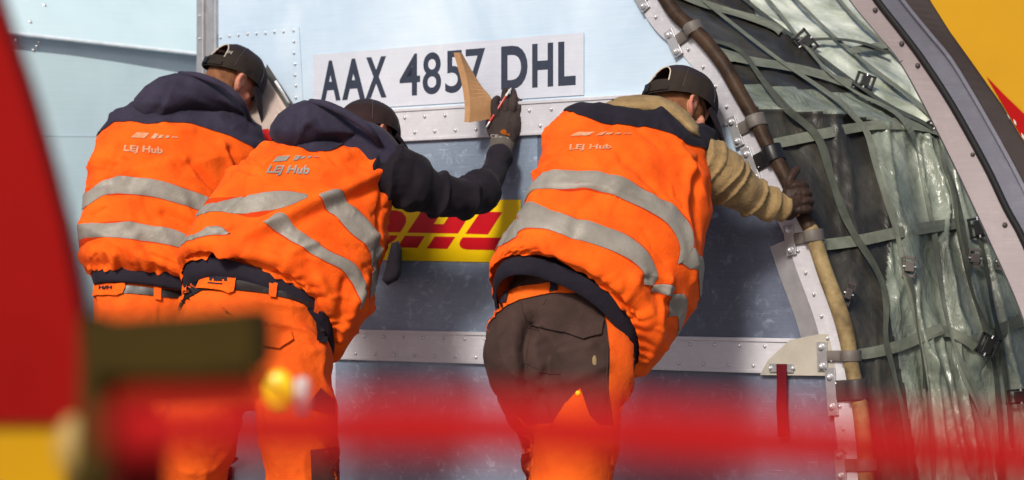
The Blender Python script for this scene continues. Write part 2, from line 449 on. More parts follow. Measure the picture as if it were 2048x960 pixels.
panel(M['slateb'], zLt-.02, zUb+.02, 420, 1075); panel(M['slate'], zLt-.02, zUb+.02, 1075.5, None)
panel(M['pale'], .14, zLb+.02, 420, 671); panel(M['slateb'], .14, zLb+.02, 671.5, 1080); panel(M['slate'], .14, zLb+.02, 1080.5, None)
# base pallet, back and left side of the box
V, Fc = fbox(sl-.02, sz(1700, 900)[0]+.05, .0, .138, -1.5, .02)
mk('base_pallet', V, Fc, M['alu'], BOX, smooth=False)
V, Fc = fbox(sl, sl+.004, .14, 2.45, -1.5, -.004, .05)
mk('side_panel', V, Fc, M['pale'], BOX, smooth=False)

def rivet_at(s, z, e, r=.0062, parent=None, name='rivet'):
    c = W3(s, z, e)
    a, fa = tube([c, c+NN*.002], [r, r*.95], ref=U, n=12, m=1)
    b, fb = ell(c+NN*.003, (r*.62, r*.5, r*.62), AX, 10)
    V, Fc = merge([(a, fa), (b, fb)])
    return mk(name, V, Fc, M['steel'], parent)
proto_riv = {}
def copy_rivet(src, d, parent):
    o = src.copy(); COL.objects.link(o); o.parent = parent
    I = WM[parent.name].inverted().to_3x3(); o.location = src.location+I @ Vector(d); return o
def rivets(pts, e, parent, r=.0070):
    s0, z0 = pts[0]; first = rivet_at(s0, z0, e, r, parent)
    for s, z in pts[1:]: copy_rivet(first, W3(s, z, e)-W3(s0, z0, e), parent)

# horizontal rails
def rail(z0, z1, pxl, pxr, mat='rail'):
    s0 = sz(pxl, 300)[0]; s1 = sz(pxr, (pyat(pxr, z0)+pyat(pxr, z1))/2)[0]
    a = fbox(s0, s1, z0, z1, .0, .012, .2)
    b = fbox(s0, s1, z0+.002, z0+.012, .0121, .017, .2); c = fbox(s0, s1, z1-.012, z1-.002, .0121, .017, .2)
    V, Fc = merge([a, b, c]); return mk('rail', V, Fc, M[mat], BOX, smooth=False)
r1 = rail(zUb, zUt, 430, 1478)
h = zUt-zUb
s1, _ = sz(775, 231); st = (sz(895, 226)[0]-sz(775, 231)[0])/3
rivets([(s1+st*i, zUt-h*.28) for i in range(-3, 11) if i not in (4,)], .0125, r1)
rivets([(s1+st*(i+.5), zUb+h*.27) for i in range(-3, 11)], .0125, r1)
r2 = rail(zLb, zLt, 430, 1640)
s1, _ = sz(695, 672); st = (sz(934, 678)[0]-sz(695, 672)[0])/6
h = zLt-zLb
n2 = int((sz(1600, 690)[0]-s1)/st)
rivets([(s1+st*i, zLt-h*.22) for i in range(n2)], .0125, r2, .0065)
rivets([(s1+st*(i-.45), zLb+h*.22) for i in range(n2)], .0125, r2, .0065)

# left corner post
def pxs(px): return sz(px, 300)[0]
V, Fc = merge([fbox(pxs(400), pxs(414), .14, 2.45, -.02, .022, .2), fbox(pxs(414), pxs(421), .14, 2.45, -.02, .008, .2), fbox(pxs(421), pxs(437), .14, 2.45, -.02, .018, .2)])
post = mk('corner_post', V, Fc, M['alu'], BOX, smooth=False)
rivets([(pxs(407.5), sz(407, y)[1]) for y in (33, 78, -8, 160, 230, 380, 470)], .0222, post, .005)
# riveted corner doubler
V, Fc = fpoly([(437, 66), (588, 47), (598, 54), (606, 206), (590, 560), (437, 560)], .0035, .0015)
dbl = mk('corner_plate', V, Fc, M['leafy'], BOX, smooth=False)
rp = [(443, 75), (461, 72), (479, 70), (497, 68), (515, 67), (533, 66), (551, 64), (569, 63), (589, 61), (590, 83), (590, 106), (592, 128), (592, 150), (594, 171), (594, 195)]+[(426, 75), (426, 94)]
rivets([sz(*p) for p in rp], .005, dbl, .0058)

# numbered plate
s0, zt = sz(628, 108); s1, _ = sz(1169, 66); zt = .5*(sz(628, 109)[1]+sz(1167, 66)[1]); zb = sz(1170, 190)[1]
V, Fc = fbox(s0, s1, zb, zt, .0032, .0048, .1)
plate = mk('number_plate', V, Fc, M['plate'], BOX, smooth=False)
za = sz(1003, 93.5)[1]; zb2 = sz(1003, 180)[1]
def face_text(s, x0, x1, bold=.03, parent=plate, mat='ink', e=.0052, zz=None, italic=0):
    V2, Fc = text2d(s, bold); a, b = sz(x0, 140)[0], sz(x1, 140)[0]; z0, z1 = zz or (zb2, za)
    V = np.array([W3(a+(b-a)*x+italic*(z1-z0)*y, z0+(z1-z0)*y, e) for x, y in V2])
    mk('lettering', V, Fc, M[mat], parent, smooth=False)
for ch, a, b in (('A', 643, 683), ('A', 686, 732), ('X', 733, 775), ('4', 801, 842), ('8', 847, 884), ('5', 892, 928), ('7', 933, 972), ('D', 1004, 1057), ('H', 1066, 1108), ('L', 1118, 1153)):
    face_text(ch, a, b, .012 if ch in '4857' else .036)

# logo sticker
V, Fc = fpoly([(700, 397), (1041, 399.5), (1041, 525.5), (700, 519)], .0032, .001)
logo = mk('logo_sticker', V, Fc, M['logoy'], BOX, smooth=False)
def zp(x, y): return (740+x/4.8, 380+y/4.8)
def arc(cx, cy, rx, ry, a0, a1, n=10): return [(cx+rx*math.cos(math.radians(a0+(a1-a0)*i/n)), cy-ry*math.sin(math.radians(a0+(a1-a0)*i/n))) for i in range(n+1)]
shapes = [
 [(60, 192), (250, 194)]+[(310, 215), (345, 260), (345, 310), (320, 360), (288, 407)]+[(60, 403)],
 [(60, 432), (268, 436), (245, 468), (215, 496), (170, 520), (60, 545)],
 [(355, 410), (498, 197), (698, 200), (612, 326), (706, 328), (792, 201), (978, 204), (845, 418)],
 [(335, 438), (527, 442), (455, 556), (262, 552)],
 [(620, 446), (820, 450), (742, 566), (543, 561)],
 [(915, 420), (1062, 208), (1270, 212), (1132, 427)],
 [(890, 454), (1330, 458), (1255, 579), (935, 573), (895, 566), (868, 548), (857, 520), (866, 485)],
 [(1400, 458), (1500, 459), (1500, 470), (1392, 468)],
 [(1385, 480), (1500, 481), (1500, 494), (1376, 492)]]
for i, sh in enumerate(shapes[:7]):
    V, Fc = fpoly([zp(*q) for q in sh], .0036, .0006)
    mk('logo_letter', V, Fc, M['logor'], logo, smooth=False)

# curved edge: sleeve, flange, clamps
tpts = np.array([FP(x, y, .032) for x, y in TUBE])
split = 9
V, Fc = tube(tpts[:split+2], [.0245]*(split+2), ref=NN, n=18, m=5)
d = .0025*vn(V*9); V[:, 0] += d
mk('edge_sleeve', V, Fc, M['tubem'], BOX)
V, Fc = tube(tpts[split+1:], [.0255]*(len(tpts)-split-1), ref=NN, n=18, m=5)
V[:, 0] += .003*vn(V*8)
mk('edge_sleeve', V, Fc, M['tuby'], BOX)
tg = nrm(np.gradient(TP, axis=0)); nl = np.c_[-tg[:, 1], tg[:, 0]]   # 2-D normal
nl[nl[:, 0] > 0] *= -1
LFT = TP+nl*52; RGT = TP+nl*14
ribbon('edge_flange', [FP(x, y, .014) for x, y in LFT], [FP(x, y, .020) for x, y in RGT], M['rail'], BOX, .005, 4)
fl = [c for c in BOX.children if c.name.startswith('edge_flange')][0]
cl = cr(TP+nl*31, 8); dl = np.r_[0, np.cumsum(np.linalg.norm(np.diff(cl, axis=0), axis=1))]
rv = []
for q in np.arange(60, 1150, 46.0):
    x = np.interp(q, dl, cl[:, 0]); y = np.interp(q, dl, cl[:, 1]); rv.append(sz(x, y))
rivets(rv, .022, fl, .006)
LF2 = TP+nl*88
ribbon('gusset', [FP(x, y, .005) for x, y in LF2[3:8]], [FP(x, y, .009) for x, y in LFT[3:8]], M['leafy'], BOX, .004, 4)
ribbon('gusset', [FP(x, y, .005) for x, y in LF2[10:14]], [FP(x, y, .009) for x, y in LFT[10:14]], M['alu'], BOX, .004, 4)

def clamp(cx, cy, ang, wid, mat, llen=70, bolts=True, plate_off=0):
    """rubber strap wrapped over the sleeve, bolted to the flange; ang = strap direction in the photo (deg, towards upper right)"""
    c = FP(cx, cy, .032)-NN*.032; d = np.array([math.cos(math.radians(ang)), math.sin(math.radians(ang))])
    E1 = U*d[0]+np.array([0, 0, 1])*d[1]; E2 = np.cross(E1, NN)
    prof = []
    L = llen*.00164
    prof += [(-L, .028), (-L*.6, .029), (-.034, .034), (-.026, .05), (-.012, .0605), (0, .0625), (.013, .060), (.025, .049), (.031, .032), (.029, .012), (.018, .0)]
    pr = cr(prof, 4); w = wid*.00164/2
    rows = []
    for s in (-1, -.8, .8, 1):
        rows.append(np.array([c+E1*a+NN*(e-(.002 if abs(s) == 1 else 0))+E2*w*s for a, e in pr]))
    inner = [np.array([c+E1*a*.93+NN*(e-.006)+E2*w*s for a, e in pr]) for s in (1, -1)]
    G = np.stack(rows+inner, 1); n = len(pr)
    V = G.reshape(-1, 3); Fc = gridf(n, 6, True)+[list(range(6))[::-1], [len(V)-6+i for i in range(6)]]
    st = mk('strap_clamp', V, Fc, M[mat], BOX)
    pc = c-E1*(L*.86)
    V, Fc = bevbox(pc+NN*.0245, (.018, .004, w*1.9+.012), [E1, NN, E2], .3)
    pl = mk('bolt_plate', V, Fc, M['alu'], st, smooth=False)
    for s in (-1, 1):
        q = pc+E2*s*(w+.013)+NN*.028
        a = tube([q, q+NN*.004], [.0105, .0105], ref=U, n=14, m=1); b = tube([q+NN*.004, q+NN*.010], [.0065, .0065], ref=U, n=6, m=1)
        V, Fc = merge([a, b]); mk('bolt', V, Fc, M['steel'], st)
for cy, ang, wd, mt, ln in ((58, 27, 24, 'clampm', 66), (-32, 32, 22, 'clampm', 60), (243, 20, 26, 'clampm', 62), (308, 22, 34, 'rub', 66), (472, 8, 24, 'clampm', 64), (712, 2, 22, 'clampm', 74), (780, 5, 42, 'dkbrown', 66), (930, 4, 24, 'clampm', 66)):
    a = (tubex(cy), cy, ang, wd, mt, ln)
    clamp(*a)
# cream gusset where the lower rail meets the edge
V, Fc = fpoly([(1640, 668), (1680, 668), (1692, 752), (1520, 750), (1536, 720), (1580, 680)], .0195, .003)
mk('gusset', V, Fc, plain('cream_anodised', (.44, .41, .35), .4, .2, .1, 12), BOX, smooth=False)
# bracket and red webbing tail
V, Fc = merge([bevbox(FP(1563, 736, .024), (.044, .003, .014), AX, .3)]); br = mk('webbing_bracket', V, Fc, M['alu'], BOX, smooth=False)
for x in (1541, 1586): rivet_at(*sz(x, 736, .027), .028, .0065, br, 'bolt')
ribbon('webbing_tail', [FP(x, y, e) for x, y, e in ((1553, 728, .034), (1554, 770, .028), (1553, 810, .024), (1555, 850, .028), (1556, 874, .03))], [FP(x, y, e) for x, y, e in ((1573, 728, .034), (1573, 770, .03), (1573, 810, .024), (1576, 850, .026), (1576, 872, .03))], M['webred'], br, .003)
V, Fc = merge([bevbox(FP(457, 955, .02), (.012, .012, .045), AX, .3), tube([FP(452, 932, .03), FP(472, 917, .04)], [.007, .009], m=1)])
mk('latch', V, Fc, M['webred'], BOX)

# ---------------- fabric side of the container, running back from the curved edge
def tub2(px, py): return tubex(py)
def ridge_y(px): return float(np.interp(px, [1400, 1500, 1700, 1760, 1890, 1960, 2100], [205, 214, 232, 246, 284, 330, 400]))
def Ycanvas(px, py):
    tx = tubex(py); Yt = (6.08-.0)/(.8+.6*(tx-CX)/F)+.015
    Y = Yt+(px-tx)*.00150
    up = max(0.0, ridge_y(px)-py)
    Y += up*.0038-max(0, up-60)*.0006
    return Y
def canvas_pt(px, py):
    base = P(px, py, Ycanvas(px, py)); a = px/100.; b = py/100.
    up = ridge_y(px)-py
    w = 1/(1+math.exp(-up/14.))
    return base, w
gx = np.linspace(0, 1, 190); gy = np.arange(-110, 1090, 5.5)
pts = []; tabpx = []
for y in gy:
    x0 = tubex(y)-14
    for u in gx: tabpx.append((x0+(2230-x0)*u, y))
tabpx = np.array(tabpx)
base = np.array([P(x, y, Ycanvas(x, y)) for x, y in tabpx]); upv = np.array([ridge_y(x)-y for x, y in tabpx]); w = 1/(1+np.exp(-upv/12.))
X, Yp = tabpx[:, 0], tabpx[:, 1]
Z0 = np.zeros(len(X))
fan = (X-1500)/(1+.00055*(Yp-250))
lowf = np.stack([fan/52.+.35*vn(np.stack([X/160, Yp/130, Z0], 1)), Yp/420., Z0], 1)
low2 = np.stack([fan/21., Yp/230.+.5, Z0+3], 1)
dg = (X*.44-Yp*.90); al = (X*.90+Yp*.44)
upf = np.stack([dg/34.+.3*vn(np.stack([X/120, Yp/90, Z0+5], 1)), al/300., Z0+9], 1)
up2 = np.stack([dg/15., al/150., Z0+12], 1)
def rg(q): return (1-np.abs(vn(q)))**2
fadeL = np.clip((X-np.array([tubex(y) for y in Yp]))/160., .12, 1)
dispn = (1-w)*fadeL*(.058*rg(lowf)+.030*rg(low2))+w*(.050*rg(upf)+.026*rg(up2))
dispn += .018*np.exp(-(upv/9.)**2)
dispn += .004*vn(base*22)+.0025*vn(base*50)
Vc = base.copy(); Vc[:, 1] -= dispn; Vc[:, 0] += dispn*.25
nX = len(gx)
cf = gridf(len(gy), nX)
# one cover: shade painted dark by the edge, top light painted pale above
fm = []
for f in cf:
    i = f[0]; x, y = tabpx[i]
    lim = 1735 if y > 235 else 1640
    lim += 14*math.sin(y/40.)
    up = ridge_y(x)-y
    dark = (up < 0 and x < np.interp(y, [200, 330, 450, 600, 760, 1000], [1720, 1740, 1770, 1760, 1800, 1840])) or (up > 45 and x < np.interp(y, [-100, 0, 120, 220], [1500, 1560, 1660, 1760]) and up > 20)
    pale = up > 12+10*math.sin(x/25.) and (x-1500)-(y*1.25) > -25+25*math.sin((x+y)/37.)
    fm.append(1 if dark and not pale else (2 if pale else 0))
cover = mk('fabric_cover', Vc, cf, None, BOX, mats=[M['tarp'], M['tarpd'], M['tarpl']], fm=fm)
CT = bvh(Vc, [list(f) for f in cf])
def strap_on(pts, wpx, mat='web', off=.008, name='strap', parent=None):
    c = cr(np.array(pts, float), 7); t = nrm(np.gradient(c, axis=0)); n = np.c_[-t[:, 1], t[:, 0]]
    W = np.interp(np.linspace(0, 1, len(c)), np.linspace(0, 1, len(np.atleast_1d(wpx))), np.atleast_1d(wpx))
    m = 5; rows = []
    for k in range(m):
        q = c+n*(W[:, None]*(k/(m-1)-.5)); rows.append(drape(q, CT, off, 7.2))
    G = np.stack(rows, 1)
    # taut: smooth depth along the strap
    for it in range(6):
        G[1:-1] = (G[:-2]+2*G[1:-1]+G[2:])/4
    G[:, :, 1] -= .006
    B = G.copy(); B[:, :, 1] += .003
    V = np.concatenate([G, B[:, ::-1]], 1).reshape(-1, 3)
    return mk(name, V, gridf(len(c), 2*m, True), M[mat], parent or BOX, smooth=False)
strap_on([(1545, 290), (1635, 272), (1740, 251), (1830, 252), (1895, 272)], [21, 21, 19])
strap_on([(1640, 492), (1720, 482), (1800, 465), (1912, 449)], 22)
strap_on([(1688, 712), (1740, 706), (1800, 690), (1880, 658)], 22)
strap_on([(1880, 662), (1915, 670), (1950, 692)], 20)
strap_on([(1980, 676), (2010, 655), (2075, 628)], 24)
strap_on([(1430, 108), (1500, 128), (1570, 138), (1640, 155), (1700, 175)], 17, 'web', .012)
strap_on([(1350, -10), (1410, 15), (1470, 30), (1540, 55), (1560, 70)], 16, 'web', .012)
strap_on([(1420, 88), (1478, 108), (1520, 165), (1562, 216), (1628, 272), (1652, 340), (1680, 425), (1712, 485), (1755, 560), (1768, 620), (1765, 680), (1785, 760), (1808, 860), (1815, 960)], [7, 9, 16, 17, 14, 12, 12, 10, 9], 'webd', .016)
strap_on([(1330, -60), (1400, 5), (1470, 62), (1555, 128), (1620, 172), (1682, 216), (1726, 262), (1748, 340), (1785, 450), (1808, 560), (1842, 700), (1850, 820), (1860, 960)], [7, 7, 8, 13, 14, 12, 10], 'web', .016)
strap_on([(1480, -60), (1560, 40), (1650, 152), (1722, 200), (1790, 236), (1822, 280), (1845, 375), (1862, 475), (1885, 640), (1930, 750), (1962, 860), (1975, 960)], [6, 6, 8, 12, 13, 11, 9], 'web', .018)
strap_on([(1400, -60), (1480, 0), (1560, 62), (1700, 168), (1785, 225), (1862, 262), (1885, 320), (1902, 380), (1922, 475), (1942, 580), (1975, 680), (1990, 790), (2000, 960)], [6, 7, 8, 9, 9, 9], 'webd', .014)
strap_on([(1540, -40), (1640, 60), (1720, 130), (1800, 190), (1890, 262)], 6, 'web', .02)
strap_on([(1640, -40), (1700, 40), (1790, 120), (1850, 190)], 6, 'web', .02)
strap_on([(1600, 95), (1660, 92), (1720, 100), (1770, 120)], 6, 'webd', .03)
strap_on([(1700, 110), (1765, 98), (1800, 92)], 14, 'web', .02)
strap_on([(1950, 470), (1965, 540), (1975, 620), (1995, 700), (2008, 800), (2015, 900)], 9, 'webd', .02)
strap_on([(1935, 500), (1938, 560), (1960, 640)], 9, 'webd', .02)
strap_on([(1800, 520), (1822, 600), (1835, 700), (1840, 780)], 8, 'webd', .02)
# buckles
def buckle(px, py, ang, w=17, l=26, mat='rub'):
    p = drape([(px, py)], CT, .02)[0]; p[1] -= .012
    s = p[1]/F; a = math.radians(ang); E1 = np.array([math.cos(a), 0, math.sin(a)]); E2 = np.array([-math.sin(a), 0, math.cos(a)]); E3 = np.array([0, 1, 0])
    A = [E1, E3, E2]; w *= s; l *= s
    b = root('buckle_base', '', '', (0, 0, 0)) if False else None
    parts = [bevbox(p+E1*l*.42, (l*.07, .006, w*.55), A, .3), bevbox(p-E1*l*.42, (l*.07, .006, w*.55), A, .3), bevbox(p+E2*w*.5, (l*.5, .006, w*.07), A, .3), bevbox(p-E2*w*.5, (l*.5, .006, w*.07), A, .3), bevbox(p-E3*.010, (l*.22, .006, w*.42), A, .35)]
    V, Fc = merge(parts); bk = mk('buckle', V, Fc, M[mat], BOX, smooth=False)
    V, Fc = tube([p-E2*w*.55-E3*.012, p+E2*w*.55-E3*.012], [.0035, .0035], m=1, n=8); mk('buckle_pin', V, Fc, M['steel'], bk)
for a in ((1948, 456, 10, 36, 38, 'rub'), (1974, 692, -25, 38, 42, 'rub'), (1605, 95, -50, 30, 50, 'rub'), (1725, 172, -20, 26, 40, 'rub'), (1872, 262, -55, 24, 40, 'rub'), (1812, 540, 85, 22, 44, 'clampm'), (1938, 520, 85, 22, 40, 'clampm'), (1992, 528, 85, 18, 34, 'clampm'), (1688, 592, 70, 16, 50, 'dkbrown'), (2040, 790, 5, 26, 60, 'rub')):
    buckle(*a)

# ================================================================= liner panel far left
def LP(px, py, e=0): return P(px, py, 9.3+(px-200)*.0012-e)
WALL = root('container_beside', 'pale blue smooth metal container side with a folded lip, behind the leftmost workers', 'cargo container', tuple(LP(200, 1000)*np.array([1, 1, 0])))
def lpan(pts, mat, e=0, name='panel', th=.006):
    f = np.array([LP(x, y, e) for x, y in pts]); b = f+np.array([0, th, 0]); n = len(f)
    V = np.vstack([f, b]); Fc = [list(range(n))[::-1], [n+i for i in range(n)]]+[[i, (i+1) % n, (i+1) % n+n, i+n] for i in range(n)]
    return mk(name, V, Fc, M[mat], WALL, smooth=False)
# curved upper panel bulging forward to the lip
rows = []
for py, e in ((-260, -.9), (-160, -.5), (-60, -.2), (20, -.02), (60, .05), (100, .07)):
    rows.append([LP(x, py if py < 30 else py-60+66+(x-0)*.108-0, e) for x in np.linspace(-420, 470, 24)])
def lip(x): return 64+(x)*.112
rows = []
for k, e in ((-330, -1.1), (-230, -.62), (-140, -.28), (-60, -.06), (-20, .015), (-4, .05), (0, .06)):
    rows.append([LP(x, lip(x)+k, e) for x in np.linspace(-420, 480, 24)])
mk('upper_panel', np.array(rows).reshape(-1, 3), gridf(len(rows), 24), M['wall'], WALL)
V, Fc = tube([LP(x, lip(x), .06) for x in (-420, -100, 200, 480)], [.010]*4, n=12, m=3)
mk('lip', V, Fc, plain('bright_lip', (.72, .8, .86), .3), WALL)
rows = [[LP(x, lip(x)+2, .055) for x in np.linspace(-420, 480, 12)], [LP(x, lip(x)+40-(x-100)*.008, .01) for x in np.linspace(-420, 480, 12)], [LP(x, lip(x)+47-(x-100)*.008, .0) for x in np.linspace(-420, 480, 12)], [LP(x, lip(x)+48-(x-100)*.008, -.05) for x in np.linspace(-420, 480, 12)]]
beam = mk('beam', np.array(rows).reshape(-1, 3), gridf(4, 12), M['wallg'], WALL, smooth=False)
lpan([(-420, 60), (480, 140), (480, 274.5), (-420, 269)], 'wall', -.01, 'lower_panel')
lpan([(-420, 271), (480, 276.5), (480, 1020), (-420, 1020)], 'wall', 0.0, 'lower_panel')
def wriv(px, py, e, r=.009):
    c = LP(px, py, e); V, Fc = ell(c, (r, r*.6, r), n=12); mk('rivet', V, Fc, M['steel'], WALL)
for x, y in ((59, 44), (88, 11), (30, 80)): wriv(x, y, float(np.interp(y-lip(x), [-140, -60, -20, -4, 0, 2, 40, 47], [-.28, -.06, .015, .05, .06, .055, .01, 0]))+.002)
for x, y in ((66, 100), (73, 92), (77, 84)): wriv(x, y, float(np.interp(y-lip(x), [0, 2, 40, 47], [.06, .055, .01, 0]))+.002, .006)
wriv(154, 285, .006, .01)

# ================================================================= aircraft: door surround and painted skin on the right
PL = root('aircraft_fuselage', 'yellow aircraft fuselage with red stripe and curved grey riveted door surround at far right', 'aircraft', (3.2, 6.2, 0))
def mkarc(pts, ext=True):
    p = np.array(pts, float)
    a = p[0]-(p[1]-p[0])*1.2; b = p[-1]+(p[-1]-p[-2])*.9
    b2 = b+(b-p[-1])*np.array([.35, 1.2])
    return np.vstack([a, p, b, b2])
yy = np.array([-160, -80, 0, 65, 120, 210, 330, 415, 480, 616, 760, 900, 1100])
c1 = np.array([1600, 1651, 1702, 1755, 1800, 1850, 1910, 1950, 1980, 2040, 2085, 2115, 2140])
c2 = c1+np.interp(yy, [0, 100, 300, 480], [46, 38, 58, 62])      # seal starts
c3 = c2+14
c4 = c3+np.interp(yy, [0, 250, 480], [38, 28, 30])+4
c5 = c4+np.interp(yy, [0, 250, 480], [10, 10, 12])+0
c2 = np.array([np.interp(y, [-160, 0, 100, 180, 300, 425, 480, 616, 1100], [1640, 1747, 1825, 1880, 1950, 2010, 2040, 2096, 2196]) for y in yy])
c3 = c2+15
c4 = np.array([np.interp(y, [-160, 0, 130, 250, 375, 480, 616, 1100], [1690, 1805, 1910, 1980, 2048, 2095, 2150, 2250]) for y in yy])
c5 = np.array([np.interp(y, [-160, 0, 95, 155, 280, 375, 480, 616, 1100], [1745, 1860, 1920, 1970, 2048, 2100, 2145, 2200, 2300]) for y in yy])
def AR(c, Y): return [P(x, y, Y) for x, y in zip(c, yy)]
YA = 6.15
fr = ribbon('door_surround', AR(c1, YA+.02), AR(c2, YA), M['pinkal'], PL, .02, 5)
ribbon('surround_lip', AR(c1-3, YA+.10), AR(c1+1, YA+.025), M['alu'], fr, .004, 5)
V, Fc = tube(AR((c2+c3)/2, YA-.012), [.012]*len(yy), n=12, m=5); mk('door_seal', V, Fc, M['rub'], PL)
fe = ribbon('door_edge', AR(c3, YA-.01), AR(c4, YA-.04), M['greyal'], PL, .02, 5)
ribbon('edge_trim', AR(c4-1, YA-.045), AR(c5+2, YA-.075), M['dkbrown'], PL, .016, 5)
ribbon('edge_trim', AR(c4-3, YA-.058), AR(c4+5, YA-.062), M['greyal'], PL, .006, 5)
for x, y in ((1804, 87), (1836, 131), (1946, 309), (2010, 450), (1751, 20)):
    V, Fc = ell(P(x, y, YA-.004), (.0085, .006, .0085), n=12); mk('fastener', V, Fc, M['dkbrown'], fr)
for x, y in ((1848, 56), (1899, 128), (1948, 204), (1995, 284), (2037, 367)):
    V, Fc = ell(P(x, y, YA-.041), (.005, .004, .005), n=12); mk('fastener', V, Fc, M['dkbrown'], fe)
V, Fc = tube([P(1801, 124, YA+.012), P(1827, 104, YA-.004)], [.0022, .0022], m=2, n=8); mk('joint_line', V, Fc, M['dkbrown'], fr)
rows = []
for k in (0, .15, .35, .6, 1.0):
    rows.append([P(x+k*900, y, YA-.09-k*.5) for x, y in zip(c5, yy)])
G = np.array(rows); skin_v = G.reshape(-1, 3); skin_f = gridf(5, len(yy))
sk = mk('fuselage_skin', skin_v, skin_f, M['yellowf'], PL)
ST = bvh(skin_v, skin_f)
patch('red_stripe', [(1973, 152), (2010, 190), (2060, 238), (2160, 330), (2160, 520), (2130, 450), (2098, 372), (2046, 277)], ST, M['redp'], sk, 20, .004, 6)
for q in ([(2014, 226), (2019, 232), (2020, 240), (2015, 234)], [(2020, 244), (2025, 250), (2026, 258), (2021, 252)], [(2036, 272), (2041, 278), (2042, 287), (2037, 281)]):
    patch('white_marking', q, ST, M['whitetxt'], sk, 30, .008, 6)

# ================================================================= near, out-of-focus things
DOOR = root('aircraft_door', 'blurred dark red door panel with yellow lower band close by on the left edge', 'door', (-.75, 1.75, 0))
Yd = 1.8
ey = [-260, -60, 40, 130, 220, 330, 440, 540, 640, 740, 850, 1000, 1300]; ex = [-75, -28, 2, 34, 62, 93, 121, 142, 158, 168, 174, 178, 180]
def dr(py0, py1, dx, Yq, name, mat, par):
    ys = np.linspace(py0, py1, 20); xr = np.interp(ys, ey, ex)
    G = np.array([[P(x+dx-(0 if k == 0 else k*260), y, Yq-.04*k) for k in (0, .03, .25, .6, 1.0, 1.6)] for x, y in zip(xr, ys)])
    Bk = G.copy(); Bk[:, :, 1] += .05
    V = np.concatenate([G, Bk[:, ::-1]], 1).reshape(-1, 3)
    return mk(name, V, gridf(len(ys), 12, True), M[mat], par)
dr(-260, 848, 0, Yd, 'door_skin', 'reddoor', DOOR)
dr(849, 1300, -45, Yd, 'lower_band', 'yellowf', DOOR)

BAR = root('barrier_rail', 'blurred glossy red guard rail crossing the whole foreground low down', 'barrier', (.1, 1.02, 0))
V, Fc = tube([P(275, 858, .74), P(600, 858, .73), P(1000, 858, .72), P(1500, 882, .70), P(2400, 936, .67)], [(.0104, .0104)]*5, ref=(0, 0, 1), n=20, m=5)
mk('rail', V, Fc, M['redp'], BAR)
for px, Yq in ((2380, .67),):
    a = P(px, 930, Yq); V, Fc = tube([a, np.array([a[0], a[1], .03])], [.013, .013], m=2); mk('post', V, Fc, M['redp'], BAR)
    V, Fc = bevbox((a[0], a[1], .012), (.05, .05, .012), bev=.3); mk('foot_plate', V, Fc, M['redp'], BAR)
BLK = root('hinge_block', 'blurred dark olive block with ochre underside in front of the two left workers', 'hinge block', tuple(P(350, 1400, 1.75)*np.array([1, 1, 0])))
Yb = 1.38
def scr(pts, Yf, Yk, name, mat, par, smooth=False, bev=.004):
    f = np.array([P(x, y, Yf) for x, y in pts]); b = f+np.array([0, Yk, 0]); n = len(f)
    bm = bmesh.new(); vs = [bm.verts.new(v) for v in np.vstack([f, b])]
    for q in [list(range(n))[::-1], [n+i for i in range(n)]]+[[i, (i+1) % n, (i+1) % n+n, i+n] for i in range(n)]: bm.faces.new([vs[i] for i in q])
    bmesh.ops.recalc_face_normals(bm, faces=bm.faces)
    bmesh.ops.bevel(bm, geom=bm.edges[:], offset=bev, segments=2, affect='EDGES'); bm.verts.index_update()
    V = np.array([v.co[:] for v in bm.verts]); Fc = [[v.index for v in q.verts] for q in bm.faces]; bm.free()
    return mk(name, V, Fc, M[mat], par, smooth=smooth)
scr([(172, 640), (300, 632), (430, 622), (515, 614), (522, 700), (514, 752), (380, 760), (168, 758)], Yb, .09, 'block', 'olive', BLK)
scr([(160, 620), (212, 640), (214, 980), (150, 980)], Yb+.02, .05, 'upright', 'olive', BLK)
scr([(212, 762), (515, 756), (500, 792), (212, 800)], Yb+.03, .05, 'underside', 'ochre', BLK)
a = P(180, 1000, Yb+.04); V, Fc = tube([P(180, 960, Yb+.045), np.array([a[0], a[1], .0])], [.012, .012], m=2); mk('support', V, Fc, M['olive'], BLK)
PST = root('red_pillar', 'blurred dark red pillar standing between the red door and the first worker legs', 'pillar', tuple(P(268, 1400, 1.5)*np.array([1, 1, 0])))
a = P(272, 1400, 1.5)
V, Fc = tube([P(272, 850, 1.5), P(274, 1100, 1.5), np.array([a[0], a[1], .03])], [.022, .022, .024], m=3); mk('pillar_body', V, Fc, M['dkred'], PST)
V, Fc = bevbox((a[0], a[1], .013), (.06, .06, .012), bev=.3); mk('foot_plate', V, Fc, M['dkred'], PST)
V, Fc = merge([ell(P(148, 890, 1.55), (.0135, .0135, .022)), tube([P(148, 920, 1.56), P(168, 980, 1.6)], [.009, .009])])
mk('door_knob', V, Fc, M['cream'], DOOR)
V, Fc = tube([P(500, 720, Yb+.07), P(560, 780, 2.6), P(604, 790, 2.65)], [.0016]*3, n=8); glint_rod = mk('glint_rod', V, Fc, M['dkred'], BLK)  # added rod, only carries the two glints
V, Fc = ell(P(558, 780, 2.58), (.019, .008, .024)); mk('amber_glint', V, Fc, M['amber'], glint_rod)  # amber disc modelled in place of a blurred highlight
V, Fc = tube([P(604, 768, 2.63), P(604, 812, 2.63)], [.010, .010]); mk('white_glint', V, Fc, M['whitetxt'], glint_rod)  # white bar stands in for a second blurred highlight
